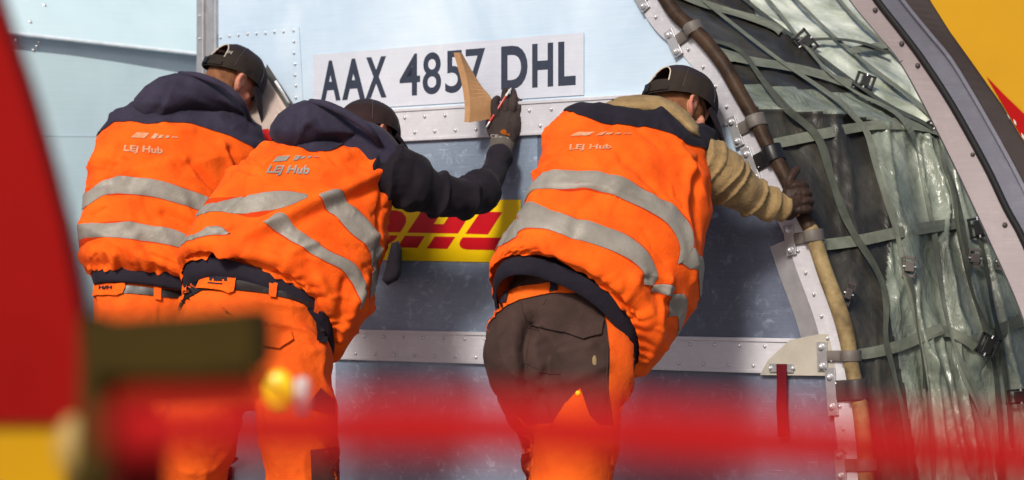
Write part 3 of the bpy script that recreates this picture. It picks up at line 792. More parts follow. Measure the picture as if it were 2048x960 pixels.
# ================================================================= people
class Garment:
    """cloth tube around the torso. rings: (left px,py,Y), (right px,py,Y), back vector, front scale"""
    def __init__(s, rings, folds=(), fine=.006, seed=0, hemw=.10, hema=.010, rd=None):
        s.L = np.array([P(*r[0]) for r in rings]); s.R = np.array([P(*r[1]) for r in rings])
        s.B = np.array([r[2] for r in rings], float); s.Fs = np.array([r[3] if len(r) > 3 else 1. for r in rings])
        s.n = len(rings); s.seed = seed; s.fine = fine; s.hemw = hemw; s.hema = hema; s.rd = rd
        m = 24
        s.Ld, s.Rd, s.Bd, s.Fd = cr(s.L, m), cr(s.R, m), cr(s.B, m), cr(s.Fs, m)[:, 0]
        s.vd = np.linspace(0, 1, len(s.Ld)); s.folds = []
        tv = np.linspace(0, .97, 150); tt = np.linspace(-.35, math.pi+.35, 160)
        TT, VV = np.meshgrid(tt, tv); B = s.base(TT.ravel(), VV.ravel())
        s.gt, s.gv = TT.ravel(), VV.ravel()
        s.gp = np.c_[CX+F*B[:, 0]/B[:, 1], HY-(B[:, 2]-CZ)*F/B[:, 1]]; s.gB = B
        rg_ = random.Random(seed*7+1); folds = list(folds)
        for _ in range(60):
            i = rg_.randrange(len(s.gt)); x, y = s.gp[i]; big = rg_.random() < .3
            a = rg_.gauss(-.35 if x > s.gp[:, 0].mean() else .35, .5)+(math.pi/2 if s.gv[i] < .13 and rg_.random() < .7 else 0)
            ln = rg_.uniform(14, 46)*(1.3 if big else 1); dx, dy = math.cos(a)*ln, -math.sin(a)*ln; k = rg_.uniform(-.25, .25)*ln
            folds.append(([(x-dx, y-dy), (x+k*math.sin(a), y+k), (x+dx, y+dy)], rg_.uniform(.012, .022) if big else rg_.uniform(.005, .010), rg_.choice((1, 1, -1))*(rg_.uniform(.006, .012) if big else rg_.uniform(.003, .007))))
        for pl, w, a in folds: s.folds.append((np.array([s.gB[s.near(*q)] for q in pl]), w, a))
    def near(s, px, py): return int(np.argmin((s.gp[:, 0]-px)**2+(s.gp[:, 1]-py)**2+40*np.maximum(0, np.abs(s.gt-math.pi/2)-math.pi/2)**2))
    def tv(s, px, py):
        i = s.near(px, py); d = (s.gp[:, 0]-px)**2+(s.gp[:, 1]-py)**2
        m = (np.abs(s.gt-s.gt[i]) < .08) & (np.abs(s.gv-s.gv[i]) < .03); w = 1/(d[m]+1.0)**2
        return (s.gt[m]*w).sum()/w.sum(), (s.gv[m]*w).sum()/w.sum()
    def base(s, t, v):
        g = lambda A: np.stack([np.interp(v, s.vd, A[:, k]) for k in range(3)], -1)
        L, R, B = g(s.Ld), g(s.Rd), g(s.Bd); fs = np.interp(v, s.vd, s.Fd)
        c = np.cos(t); q = np.sin(t); ex = .88
        c = np.sign(c)*np.abs(c)**ex; q = np.sign(q)*np.abs(q)**ex
        k = np.where(q > 0, q, q*fs)
        return (L+R)/2+(R-L)/2*c[:, None]+B*k[:, None]
    def surf(s, t, v, off=0.0):
        t = np.asarray(t, float); v = np.asarray(v, float); e = 1e-3
        p = s.base(t, v)
        n = nrm(np.cross(s.base(t+e, v)-s.base(t-e, v), s.base(t, np.minimum(v+e, 1))-s.base(t, np.maximum(v-e, 0))))
        cc = (s.base(t, v)+s.base(t+math.pi, v))/2; sg = np.sign(((p-cc)*n).sum(-1)); n = n*np.where(sg == 0, 1, sg)[:, None]
        d = s.fine*.8*vn(p*9+s.seed)+s.fine*.5*vn(p*21+s.seed)
        d = d+s.hema*np.abs(np.sin(t*15+2*vn(np.stack([t*3, v*4, v*0+s.seed], -1))))*np.exp(-(v/s.hemw)**1.5)
        if s.rd: 
            for a in s.rd: d = d+ridges(p, *a)
        for pl, w, a in s.folds: d = d+a*np.exp(-(segdist(p, pl)/w)**2)
        return p+n*(d+off)[:, None]
    def build(s, nv=190, nu=240):
        tt = np.linspace(0, 2*math.pi, nu, endpoint=False); vv = np.linspace(0, 1, nv)
        T_, V_ = np.meshgrid(tt, vv); V = s.surf(T_.ravel(), V_.ravel())
        Fc = gridf(nv, nu, True); Fc.append([len(V)-nu+i for i in range(nu)])
        s.V, s.F = V, Fc; s.tree = bvh(V, Fc); return V, Fc
    def band(s, top, bot, off=.0035, n=90, m=7, ext=(0, 0), topv=None):
        T_ = np.array([s.tv(*q) for q in top]); B_ = np.array([s.tv(*q) for q in bot])
        if topv: T_[:, 1] = topv; T_[:, 0] = B_[:, 0]
        if ext[0]: T_ = np.vstack([[T_[0, 0]+ext[0], T_[0, 1]], T_]); B_ = np.vstack([[B_[0, 0]+ext[0], B_[0, 1]], B_])
        if ext[1]: T_ = np.vstack([T_, [T_[-1, 0]-ext[1], T_[-1, 1]]]); B_ = np.vstack([B_, [B_[-1, 0]-ext[1], B_[-1, 1]]])
        def rs(A):
            c = cr(A, 8); x = np.linspace(0, 1, len(c)); q = np.linspace(0, 1, n)
            return np.stack([np.interp(q, x, c[:, 0]), np.interp(q, x, c[:, 1])], -1)
        T_, B_ = rs(T_), rs(B_)
        k = np.ones(5)/5
        rows = []
        for a in np.linspace(0, 1, m):
            q = B_*(1-a)+T_*a; o = off if 0 < a < 1 else off-.003
            rows.append(s.surf(q[:, 0], np.clip(q[:, 1], 0, 1), o))
        V = np.array(rows).reshape(-1, 3); return V, gridf(m, n)

def hframe(f, h):
    f = nrm(f); h = np.asarray(h, float); h = nrm(h-f*h.dot(f)); r = np.cross(f, h); return np.array([r, f, h])
def head_parts(c, A, ear=1.0):
    """skull, jaw, nose, ears, brow in the head's own frame (rows of A: right, forward, up)"""
    c = np.array(c); q = lambda x, y, z: c+np.array([x, y, z])@A
    ps = [ell(q(0, -.008, .022), (.076, .096, .092), A), ell(q(0, .022, -.045), (.060, .066, .068), A),
          tube([q(0, .048, -.085), q(0, .066, -.098)], [.030, .020], ref=A[0]),
          tube([q(0, .088, .012), q(0, .108, -.028), q(0, .100, -.038)], [.009, .015, .010], ref=A[0]),
          tube([q(-.034, .080, .026), q(.034, .080, .026)], [.012, .012]),
          tube([q(-.022, .090, -.062), q(0, .095, -.061), q(.022, .090, -.062)], [.006, .009, .006], ref=A[2])]
    for s in (-1, 1):
        ps.append(tube([q(s*.030, .068, -.028), q(s*.052, .052, -.02)], [.020, .018]))
        # ear: rim and lobe
        e = [q(s*.074, .006, .020), q(s*.088, -.006, .036), q(s*.095, -.026, .030), q(s*.093, -.030, .004), q(s*.083, -.012, -.022), q(s*.074, .002, -.030)]
        ps.append(tube(e, [.006, .0075*ear, .0085*ear, .008*ear, .0085*ear, .007], ref=A[1], n=12, m=4))
        ps.append(ell(q(s*.079, -.006, .004), (.007, .016, .022), A, 14))
        ps.append(ell(q(s*.030, .083, .008), (.012, .009, .008), A, 12))
    return ps
def cap_parts(c, A, brimpitch=-.25, opening=True, sc=1.0):
    c = np.array(c); q = lambda x, y, z: c+np.array([x, y, z])@A*1.0
    nu, nv = 96, 40; V = []; Fc = []
    for j in range(nv):
        e = math.radians(90)*(j/(nv-1)); 
        for i in range(nu):
            t = 2*math.pi*i/nu
            r = math.cos(e)**.8 if e < 1.57 else 0.0
            x = .091*sc*math.cos(t)*r; y = -.006+.113*sc*math.sin(t)*r; z = .022+.098*sc*math.sin(e)**.92
            lower = (.034 if math.sin(t) < 0 else .006)*abs(math.sin(t))**1.5
            if j == 0: z -= .006
            z -= lower*(1-j/(nv-1))**2
            d = .0022*math.cos(6*t)**8
            V.append(q(x*(1-d*6), y*(1-d*6), z))
    for j in range(nv-1):
        for i in range(nu):
            t = 2*math.pi*(i+.5)/nu; back = math.atan2(math.cos(t), -math.sin(t))   # 0 at the back
            if opening and j > 6 and (back/.62)**2+((j-6)/15.)**2 < 1: continue
            i2 = (i+1) % nu; Fc.append((j*nu+i, j*nu+i2, (j+1)*nu+i2, (j+1)*nu+i))
    return np.array(V), Fc
def brim(c, A, pitch=-.35, sc=1.0):
    c = np.array(c); rows = []
    for side in (0, .0035):
        for k in np.linspace(0, 1, 9):
            row = []
            for a in np.linspace(-1, 1, 25):
                x = .088*sc*a*(1-.12*k**2); y0 = -.006+.112*sc*math.sqrt(max(0, 1-(a*.93)**2))
                y = y0+.078*k*math.sqrt(max(0, 1-abs(a)**3.2)); z = .012-pitch*0+pitch*(y-y0)-.016*a*a*k-.02*a*a*(1-k)*.3
                row.append(c+np.array([x, y, z-side])@A)
            rows.append(row)
    G = np.array(rows); V = G.reshape(-1, 3)
    f1 = gridf(9, 25); f2 = [[i+225 for i in f[::-1]] for f in gridf(9, 25)]
    rim = [8*25+i for i in range(25)]; f3 = [[rim[i], rim[i+1], rim[i+1]+225, rim[i]+225] for i in range(24)]
    return V, f1+f2+f3
def cap_on(par, c, A, mat, mat2=None, opening=True, pitch=-.35, sc=1.0, text=False):
    V, Fc = cap_parts(c, A, opening=opening, sc=sc)
    V = V+nrm(V-np.array(c))*(.0015*vn(V*40))[:, None]
    q = lambda x, y, z: np.array(c)+np.array([x, y, z])@A
    fm = None
    if mat2: 
        L = (V-np.array(c))@A.T
        fm = [1 if (L[f[0], 1] < .03 and L[f[0], 2] < .085) else 0 for f in Fc]
    cp = mk('cap', V, Fc, M[mat], par, mats=[M[mat], M[mat2 or mat]], fm=fm)
    for t in (math.pi/6, math.pi/2, math.pi*5/6, math.pi*7/6, math.pi*11/6):
        ln = []
        for jj in range(2, 39, 3):
            e = math.radians(90)*jj/39; r = math.cos(e)**.8; lower = (.034 if math.sin(t) < 0 else .006)*abs(math.sin(t))**1.5
            ln.append(q(.0905*sc*math.cos(t)*r, -.006+.1125*sc*math.sin(t)*r, .022+.0985*sc*math.sin(e)**.92-lower*(1-jj/39)**2))
        v2, f2 = tube(ln, [.0014]*len(ln), n=6, m=1); mk('stitching', v2, f2, M['capst'], cp)
    V, Fc = brim(c, A, pitch, sc); mk('visor', V, Fc, M[mat], cp)
    V, Fc = ell(q(0, -.006, .121*sc), (.007, .007, .003), A, 12); mk('button', V, Fc, M[mat], cp)
    if opening:
        arch = []; low = []
        for k in np.linspace(-1, 1, 21):
            bk = .62*k; jj = 6+15*math.sqrt(max(0, 1-k*k)); e = math.radians(90)*jj/39
            t = -math.pi/2+bk; r = math.cos(e)**.8
            lower = .034*abs(math.sin(t))**1.5
            arch.append(q(.0925*sc*math.cos(t)*r, -.006+.1145*sc*math.sin(t)*r, .022+.098*sc*math.sin(e)**.92-lower*(1-jj/39)**2))
        V, Fc = tube(arch, [.0022]*21, n=8, m=2); mk('piping', V, Fc, M['piping'], cp)
        st = []
        for k in np.linspace(-1, 1, 9):
            t = -math.pi/2+.66*k; st.append(q(.094*sc*math.cos(t), -.006+.116*sc*math.sin(t), .022-.034*abs(math.sin(t))**1.5+.008))
        V, Fc = tube(st, [(.0095, .002)]*9, ref=A[2], n=12, m=3); s_ = mk('closure_strap', V, Fc, M[mat2 or mat], cp)
        V, Fc = bevbox(q(.004, -.126*sc, .0), (.012, .004, .014), A, .4); mk('buckle', V, Fc, M['rub'], s_, smooth=False)
    return cp

def person(name, d):
    R_ = root('person', d['label'], 'person', (d['foot'][0], d['foot'][1], 0), group=None)
    A = hframe(d['face'], d['up']); hc = d['head']
    b = head_parts(hc, A, d.get('ear', 1.0))
    neck = d['neck']
    b.append(tube([neck, (np.array(neck)+hc)/2-A[1]*.018-A[2]*.03, np.array(hc)-A[1]*.020-A[2]*.035], [.060, .056, .055]))
    b.append(tube([d['pelvis'], d['mid'], d['chest'], neck], [(.15, .10), (.13, .095), (.155, .105), (.07, .06)], ref=d['side']))
    for s in (0, 1):
        sh, el, wr = d['arms'][s]; b.append(tube([(np.array(d['chest'])*.4+np.array(sh)*.6), sh, el, wr], [.07, .055, .043, .029], m=8))
        kn = nrm(np.array(wr)-np.array(el)); b.append(tube([wr, np.array(wr)+kn*.02], [.026, .022]))
        hp, kn, an = d['legs'][s]; b.append(tube([hp, kn, an], [.085, .058, .040], m=8))
    V, Fc, Nn = blob(b, .007, 5); mk('body', V, Fc, M['skin'], R_)
    return R_, A
def trousers(R_, d, mat, wob=0.010, seed=3, parts=(), folds=()):
    ps = [tube(*q) for q in parts]
    V, Fc, Nn = blob(ps, .0075, 14); tr_ = bvh(V, Fc)
    dsp = ridges(V, [.25, .1, 1], 7.5, 3.0, wob, seed, .7, 4)+ridges(V, [.9, 0, .45], 9, 3, wob*.55, seed+5, .6, 5)+.0015*vn(V*45)
    for pl, w, a in folds:
        q = drape([k[:2] for k in pl], tr_, 0, 6.5); dsp = dsp+a*np.exp(-(segdist(V, q)/w)**2)
    rg_ = random.Random(seed)
    for _ in range(60):
        i = rg_.randrange(len(V)); p = V[i]; a = rg_.gauss(0, .8); ln = rg_.uniform(.03, .10)
        u = nrm(np.cross(Nn[i], [math.sin(a), 0, math.cos(a)]))*ln; b2 = np.array([0, 0, rg_.uniform(-.02, .02)])
        dsp = dsp+rg_.choice((1, -1))*rg_.uniform(.002, .005)*np.exp(-(segdist(V, np.array([p-u, p+b2, p+u]))/rg_.uniform(.006, .014))**2)
    V = V+Nn*dsp[:, None]
    return mk('trousers', V, Fc, M[mat], R_), V, Fc
def boots(R_, d):
    for s in (0, 1):
        a = np.array(d['legs'][s][2]); f = nrm(np.array([.1, 1, 0]))
        g = np.array([a[0], a[1], .045])
        V, Fc, _ = blob([tube([a+[0, 0, .06], g+[0, 0, .03], g-f*.03], [.055, .052, .045]), tube([g-f*.04, g+f*.08, g+f*.19], [(.045, .043), (.05, .045), (.044, .036)], ref=(1, 0, 0))], .007, 4)
        V[:, 2] = np.maximum(V[:, 2], .004); mk('boot', V, Fc, M['boot'], R_)
def sleeve(R_, pts, rad, mat, amp=.012, seed=1, fa=14, name='sleeve', ref=(0, 0, 1), par=None, bulge=()):
    V, Fc, Nn = blob([tube(pts, rad, ref=ref, n=30, m=10)]+list(bulge), .006, 3)
    c = cr(pts, 10); T = nrm(np.gradient(c, axis=0)); dl = np.r_[0, np.cumsum(np.linalg.norm(np.diff(c, axis=0), axis=1))]
    idx = np.argmin(((V[:, None]-c[None])**2).sum(-1), 1); t = dl[idx]+((V-c[idx])*T[idx]).sum(-1)
    around = (V-c[idx])*6
    t2 = t+.030*vn(V*7+seed)
    q = np.stack([t2*fa, around[:, 0]*.5+around[:, 2]*.4, around[:, 1]*.5], -1)+seed
    dsp = amp*((1-np.abs(vn(q)))**2*1.6-.7)+amp*.35*vn(V*28+seed)
    return mk(name, V+Nn*dsp[:, None], Fc, M[mat], par or R_)
def waistband(R_, G, drop, off=-.008, mat='rib', hgt=6, shr=.03):
    tt = np.linspace(0, 2*math.pi, 200, endpoint=False); z = np.zeros(200)
    p0 = G.base(tt, z+.012); c = G.base(tt, z).mean(0); p0 = c+(p0-c)*(1+off*6)
    rows = []
    for k in np.linspace(0, 1, hgt):
        q = c+(p0-c)*(1-shr*k+.02*math.sin(k*math.pi))+np.array(drop)*k
        rows.append(q+nrm(q-c)*(.0015*np.sin(tt*90))[:, None])
    inner = c+(p0-c)*.90+np.array(drop)
    rows.append(inner)
    return mk('waistband', np.array(rows).reshape(-1, 3), gridf(len(rows), 200, True), M[mat], R_)
def glove_mesh(paths, voxel=.003, smooth=3):
    V, Fc, Nn = blob([tube(*p) for p in paths], voxel, smooth)
    return V+Nn*(.0010*vn(V*120)+.0012*vn(V*45))[:, None], Fc
def stripes(G, J, items, edge=1.8):
    for t_, b_, ex in items:
        V, Fc = G.band(t_, b_, off=.0055, ext=ex, n=130); mk('reflective_stripe', V, Fc, M['silver'], J)
        t = np.array(t_, float); b = np.array(b_, float); u = nrm(t-b)
        V, Fc = G.band([tuple(q) for q in t+u*edge], [tuple(q) for q in b-u*edge], off=.0030, ext=ex, n=130); mk('stripe_backing', V, Fc, M['orangedk'], J)
def garment_text(R_, G, s, q, bold=.02, mat='print', step=.08, jac=None, off=.0035):
    V2, Fc = text2d(s, bold, step); px = bilin(V2, q)
    mk('lettering', drape(px, G.tree, off, 6.8), Fc, M[mat], jac)
def smudge_logo(jac, G, q, mat='print'):
    # a worn slanted emblem with a thin line through it
    for poly in ([(0, .15), (.30, .15), (.38, .95), (.10, .95)], [(.42, .15), (.52, .15), (.60, .95), (.5, .95)], [(.56, .3), (.66, .3), (.70, .8), (.62, .8)], [(.72, .35), (.80, .35), (.84, .75), (.76, .75)], [(.86, .45), (1, .45), (1, .62), (.88, .62)]):
        pts = bilin(np.array(poly), q); patch('emblem', [tuple(p) for p in pts], G.tree, M[mat], jac, 7, .0035, 6.8)
# ---------------------------------------------------------------- worker at the right (grips the curved edge)
d = dict(label='worker in orange hooded-fleece vest and brown-black trousers gripping the curved container edge',
 foot=P(1150, 1200, 6.45), head=P(1360, 224, 6.93), face=(.80, .45, -.42), up=(.36, .40, .84), neck=P(1305, 262, 6.78),
 pelvis=P(1120, 690, 6.42), mid=P(1180, 560, 6.5), chest=P(1260, 360, 6.62), side=(1, 0, 0),
 arms=[(P(1180, 330, 6.62), P(1120, 420, 6.85), P(1150, 470, 7.0)), (P(1395, 330, 6.62), P(1470, 385, 6.72), P(1580, 418, 6.80))],
 legs=[(P(1060, 740, 6.40), P(1100, 985, 6.62), P(1110, 1160, 6.75)+[0, 0, -.03]), (P(1190, 740, 6.40), P(1142, 1000, 6.34), P(1125, 1195, 6.22))])
for l in d['legs']: l[2][2] = .10
R3, A3 = person('p3', d); boots(R3, d)
V, Fc = ell(np.array(d['head'])+np.array([0, -.010, .01])@A3, (.0785, .0965, .085), A3, 30)
mk('hair', V+nrm(V-d['head'])*(.0015*vn(V*90))[:, None], Fc, M['hair'], R3)
cap_on(R3, np.array(d['head'])+np.array([0, 0, .012])@A3, A3, 'cap', 'cap2', True, -1.0, 1.18)
tr3, TV, TF = trousers(R3, d, 'brown', .010, 3, [
 ([P(1140, 606, 6.42), P(1128, 655, 6.41), P(1115, 705, 6.42)], [(.195, .150), (.214, .160), (.190, .150)], (1, 0, 0)),
 ([P(1036, 672, 6.37), P(1042, 720, 6.35), P(1066, 790, 6.40), P(1090, 860, 6.50), P(1108, 980, 6.62), P(1112, 1180, 6.76)], [.108, .120, .106, .086, .084, .075], (1, 0, 0)),
 ([P(1172, 672, 6.38), P(1176, 730, 6.34), P(1162, 800, 6.33), P(1148, 880, 6.31), P(1138, 1000, 6.28), P(1125, 1185, 6.22)], [.130, .140, .132, .136, .122, .085], (1, 0, 0))],
 folds=[([(1062, 640, 6.22), (1050, 700, 6.20), (1056, 760, 6.22), (1085, 850, 6.3)], .020, -.035), ([(1060, 760, 6.2), (1120, 705, 6.2), (1180, 690, 6.2)], .018, .012), ([(1080, 775, 6.2), (1150, 760, 6.2), (1210, 730, 6.2)], .018, .010)])
TT3 = bvh(TV, TF)
for pl in ([(1092, 600), (1070, 640), (1056, 690), (1053, 730), (1062, 775), (1084, 830)], [(1054, 725), (1090, 745), (1120, 748)], [(1212, 620), (1216, 690), (1214, 760), (1222, 840)], [(1042, 604), (1052, 650), (1078, 660)]):
    c_ = cr(np.array(pl, float), 5); V, Fc = tube(drape(c_, TT3, .001, 6.3), [.0022]*len(c_), n=8, m=1); mk('seam', V, Fc, M['brown'], tr3)
G3 = Garment([
 ((985, 575, 6.34), (1278, 692, 6.34), (-.02, -.13, .158), 1.0),
 ((985, 545, 6.34), (1316, 694, 6.36), (-.01, -.17, .155), 1.1),
 ((1012, 495, 6.37), (1362, 636, 6.40), (0, -.17, .14), 1.2),
 ((1044, 440, 6.40), (1396, 575, 6.45), (0, -.16, .13), 1.1),
 ((1064, 385, 6.44), (1406, 500, 6.50), (0, -.16, .11), 1.0),
 ((1084, 325, 6.49), (1412, 420, 6.56), (0, -.15, .09), 1.0),
 ((1102, 272, 6.55), (1420, 345, 6.62), (0, -.14, .08), 1.0),
 ((1136, 236, 6.62), (1424, 292, 6.69), (0, -.12, .055), 1.0),
 ((1180, 234, 6.70), (1405, 276, 6.74), (0, -.09, .022), 1.0),
 ((1235, 242, 6.76), (1370, 266, 6.78), (0, -.055, .005), 1.0)],
 folds=[([(1395, 330), (1390, 400), (1400, 470)], .018, -.012), ([(1378, 330), (1370, 400), (1380, 500), (1385, 560)], .016, .012),
        ([(1120, 400), (1180, 420), (1260, 450), (1330, 520)], .03, -.006), ([(1090, 500), (1160, 490), (1240, 530), (1290, 600)], .03, -.008),
        ([(1270, 560), (1300, 620), (1330, 690)], .02, .016), ([(1300, 560), (1330, 600), (1365, 620)], .018, -.016), ([(1340, 560), (1320, 640), (1300, 720)], .016, .014),
        ([(1090, 490), (1094, 520), (1100, 545)], .010, .008), ([(1290, 330), (1200, 360)], .05, .006)],
 fine=.006, seed=2, rd=[((.9, .1, .45), 5.5, 2.2, .011, 3), ((.2, .2, 1), 9, 3, .005, 13)], hema=.009)
V, Fc = G3.build(); J3 = mk('vest', V, Fc, M['orange'], R3)
waistband(R3, G3, np.array([-.018, .004, -.036]), -.008, shr=.06)
stripes(G3, J3, (
 ([(1062, 372), (1080, 352), (1138, 341), (1203, 346), (1290, 381), (1343, 406), (1368, 435), (1377, 470), (1374, 512)], [(1050, 405), (1065, 388), (1115, 379), (1185, 381), (1262, 410), (1318, 438), (1343, 465), (1354, 492), (1355, 528)], (.5, 0)),
 ([(1036, 432), (1051, 420), (1115, 425), (1185, 447), (1249, 468), (1296, 503), (1316, 545), (1313, 573)], [(1024, 475), (1040, 462), (1080, 458), (1138, 474), (1208, 495), (1262, 521), (1286, 545), (1290, 570)], (.5, 0)),
 ([(1376, 498), (1392, 510), (1403, 520)], [(1358, 524), (1374, 536), (1390, 546)], (0, .6)),
 ([(1313, 570), (1333, 568), (1350, 574)], [(1306, 586), (1328, 588), (1345, 596)], (0, 0)),
 ([(1350, 590), (1362, 588), (1370, 592)], [(1340, 636), (1352, 634), (1360, 638)], (0, .3))))
V, Fc = G3.band([(1140, 214), (1200, 206), (1250, 212), (1300, 212), (1350, 226), (1400, 262), (1424, 285)], [(1136, 240), (1180, 244), (1240, 250), (1290, 253), (1332, 266), (1378, 290), (1422, 308)], off=.0075, m=22, n=170, ext=(1.2, 1.2), topv=.985); mk('yoke', V, Fc, M['rib'], J3)
garment_text(R3, G3, 'LEJ Hub', [(1137, 303), (1222, 302), (1224, 289), (1140, 290)], .03, jac=J3)
smudge_logo(J3, G3, [(1140, 274), (1262, 272), (1262, 264), (1145, 265)])
# fleece collar / hood lying on the shoulders
V, Fc = pillow([(1205, 222), (1212, 205), (1238, 193), (1280, 189), (1320, 192), (1352, 206), (1378, 226), (1398, 252), (1402, 276), (1380, 274), (1345, 246), (1300, 232), (1240, 228)], lambda x, y: 6.64+(y-200)*-.0008, .075, 1.0, 26, 5, rid=lambda V: ridges(V, [.5, 0, 1], 22, 5, .006, 4))
mk('hood', V, Fc, M['beige'], R3)
sleeve(R3, [P(1370, 322, 6.66), P(1418, 335, 6.66), P(1462, 366, 6.70), P(1510, 397, 6.75), P(1556, 412, 6.79)], [.085, .088, .080, .062, .050], 'beige', .009, 2, 30)
sleeve(R3, [P(1180, 330, 6.66), P(1150, 370, 6.8), P(1120, 420, 6.92)], [.08, .07, .055], 'beige', .01, 6, 16)
V, Fc, _ = blob([tube([P(1548, 411, 6.78), P(1574, 419, 6.80), P(1590, 418, 6.82)], [.033, .031, .030])], .004, 2)
# glove closed round the sleeve of the edge
q = lambda x, y, Y: P(x, y, Y)
Yg = 6.79
fist = [([q(1573, 424, 6.80), q(1583, 410, 6.79), q(1590, 392, Yg), q(1592, 372, Yg)], [(.034, .026), (.040, .026), (.045, .026), (.036, .022)], (1, 0, 0)),
 ([q(1584, 380, Yg), q(1579, 362, Yg-.01), q(1588, 346, Yg+.0), q(1594, 338, Yg+.02)], [.020, .0155, .0135, .012], (1, 0, 0))]
for i, (x, y) in enumerate(((1600, 372), (1607, 388), (1610, 404), (1608, 420))):
    fist.append(([q(x-10, y, Yg-.012), q(x+5, y-2, Yg-.004), q(x+10, y+1, Yg+.030), q(x+2, y+6, Yg+.062), q(x-16, y+9, Yg+.075)], [.014, .0145, .0135, .0125, .0115-.0008*i], (0, 0, 1)))
V, Fc = glove_mesh(fist); mk('glove', V, Fc, M['gloveb'], R3)
V, Fc = glove_mesh([([P(1120, 415, 6.95), P(1130, 470, 7.05)], [.038, .034])]+[([P(1118+i*8, 470, 7.05), P(1120+i*8, 500, 7.1), P(1121+i*8, 520, 7.15)], [.0125, .012, .010]) for i in range(4)]+[([P(1140, 450, 7.03), P(1158, 468, 7.06)], [.014, .012])])
mk('glove', V, Fc, M['gloveb'], R3)
# trouser details
def tpatch(pts, mat, name, tree, par, off=.005, step=9, Yd=6.3): return patch(name, pts, tree, M[mat], par, step, off, Yd)
tpatch([(966, 660), (970, 625), (985, 600), (1040, 575), (1100, 566), (1150, 570), (1205, 592), (1212, 606), (1150, 588), (1100, 586), (1040, 600), (1000, 622), (978, 650)], 'orange2', 'waist_panel', TT3, tr3, .006)
tpatch([(1200, 600), (1240, 618), (1270, 680), (1275, 760), (1262, 840), (1248, 860), (1225, 850), (1216, 780), (1218, 700), (1212, 650)], 'orange2', 'side_panel', TT3, tr3, .005)
tpatch([(1160, 775), (1178, 830), (1198, 852), (1260, 848), (1262, 1010), (1010, 1010), (1014, 856), (1108, 845), (1130, 808)], 'orange2', 'leg_panel', TT3, tr3, .005)
tpatch([(1010, 862), (1040, 855), (1110, 850), (1240, 850), (1250, 1100), (1000, 1100)], 'orange2', 'leg_panel', TT3, tr3, .0035, 14)
tpatch([(1050, 625), (1090, 612), (1160, 616), (1205, 640), (1200, 670), (1168, 682), (1130, 665), (1075, 655), (1052, 648)], 'brown', 'pocket_flap', TT3, tr3, .010)
tpatch([(1100, 566), (1116, 566), (1116, 584), (1100, 584)], 'rib', 'belt_loop', TT3, tr3, .012)
tpatch([(1010, 592), (1020, 585), (1016, 606), (1006, 610)], 'rib', 'belt_loop', TT3, tr3, .012)
V, Fc = ell(drape([(1156, 786)], TT3, .004)[0], (.008, .005, .008), n=14); mk('snap', V, Fc, M['amber'], tr3)
V, Fc = ell(drape([(1189, 722)], TT3, .002)[0], (.007, .004, .017), n=14); mk('tag', V, Fc, M['tuby'], tr3)

# ---------------------------------------------------------------- worker in the middle (reaching up to the rail)
d = dict(label='stooping worker in orange vest and dark hoodie, gloved hand raised against the container',
 foot=P(510, 1200, 7.05), head=P(738, 282, 7.42), face=(.70, .68, -.28), up=(.05, .35, .93), neck=P(690, 300, 7.30),
 pelvis=P(505, 650, 6.98), mid=P(570, 540, 7.05), chest=P(650, 370, 7.18), side=(.9, 0, -.3),
 arms=[(P(560, 350, 7.2), P(590, 430, 7.5), P(620, 470, 7.75)), (P(775, 345, 7.16), P(945, 385, 7.32), P(999, 318, 7.50))],
 legs=[(P(430, 720, 6.96), P(395, 1000, 7.00), P(400, 1180, 7.1)), (P(580, 720, 6.96), P(612, 1000, 6.92), P(625, 1190, 6.9))])
for l in d['legs']: l[2][2] = .10
R2, A2 = person('p2', d); boots(R2, d)
V, Fc = ell(np.array(d['head'])+np.array([0, -.010, .01])@A2, (.0785, .0965, .085), A2, 30)
mk('hair', V+nrm(V-d['head'])*(.0015*vn(V*90))[:, None], Fc, M['hair'], R2)
cap_on(R2, np.array(d['head'])+np.array([0, 0, .014])@A2, A2, 'cap', 'capbr', False, -.5, 1.12)
tr2, TV, TF = trousers(R2, d, 'orange2', .010, 8, [
 ([P(512, 590, 7.0), P(503, 640, 6.98), P(497, 720, 6.98)], [(.232, .15), (.245, .17), (.245, .175)], (1, 0, 0)),
 ([P(420, 700, 6.95), P(408, 820, 6.97), P(388, 960, 7.0), P(400, 1180, 7.1)], [.135, .130, .118, .085], (1, 0, 0)),
 ([P(578, 700, 6.95), P(590, 820, 6.94), P(608, 960, 6.92), P(622, 1185, 6.9)], [.135, .132, .122, .088], (1, 0, 0))],
 folds=[([(500, 650, 6.75), (498, 760, 6.75), (497, 860, 6.8)], .014, -.012)])
TT2 = bvh(TV, TF)
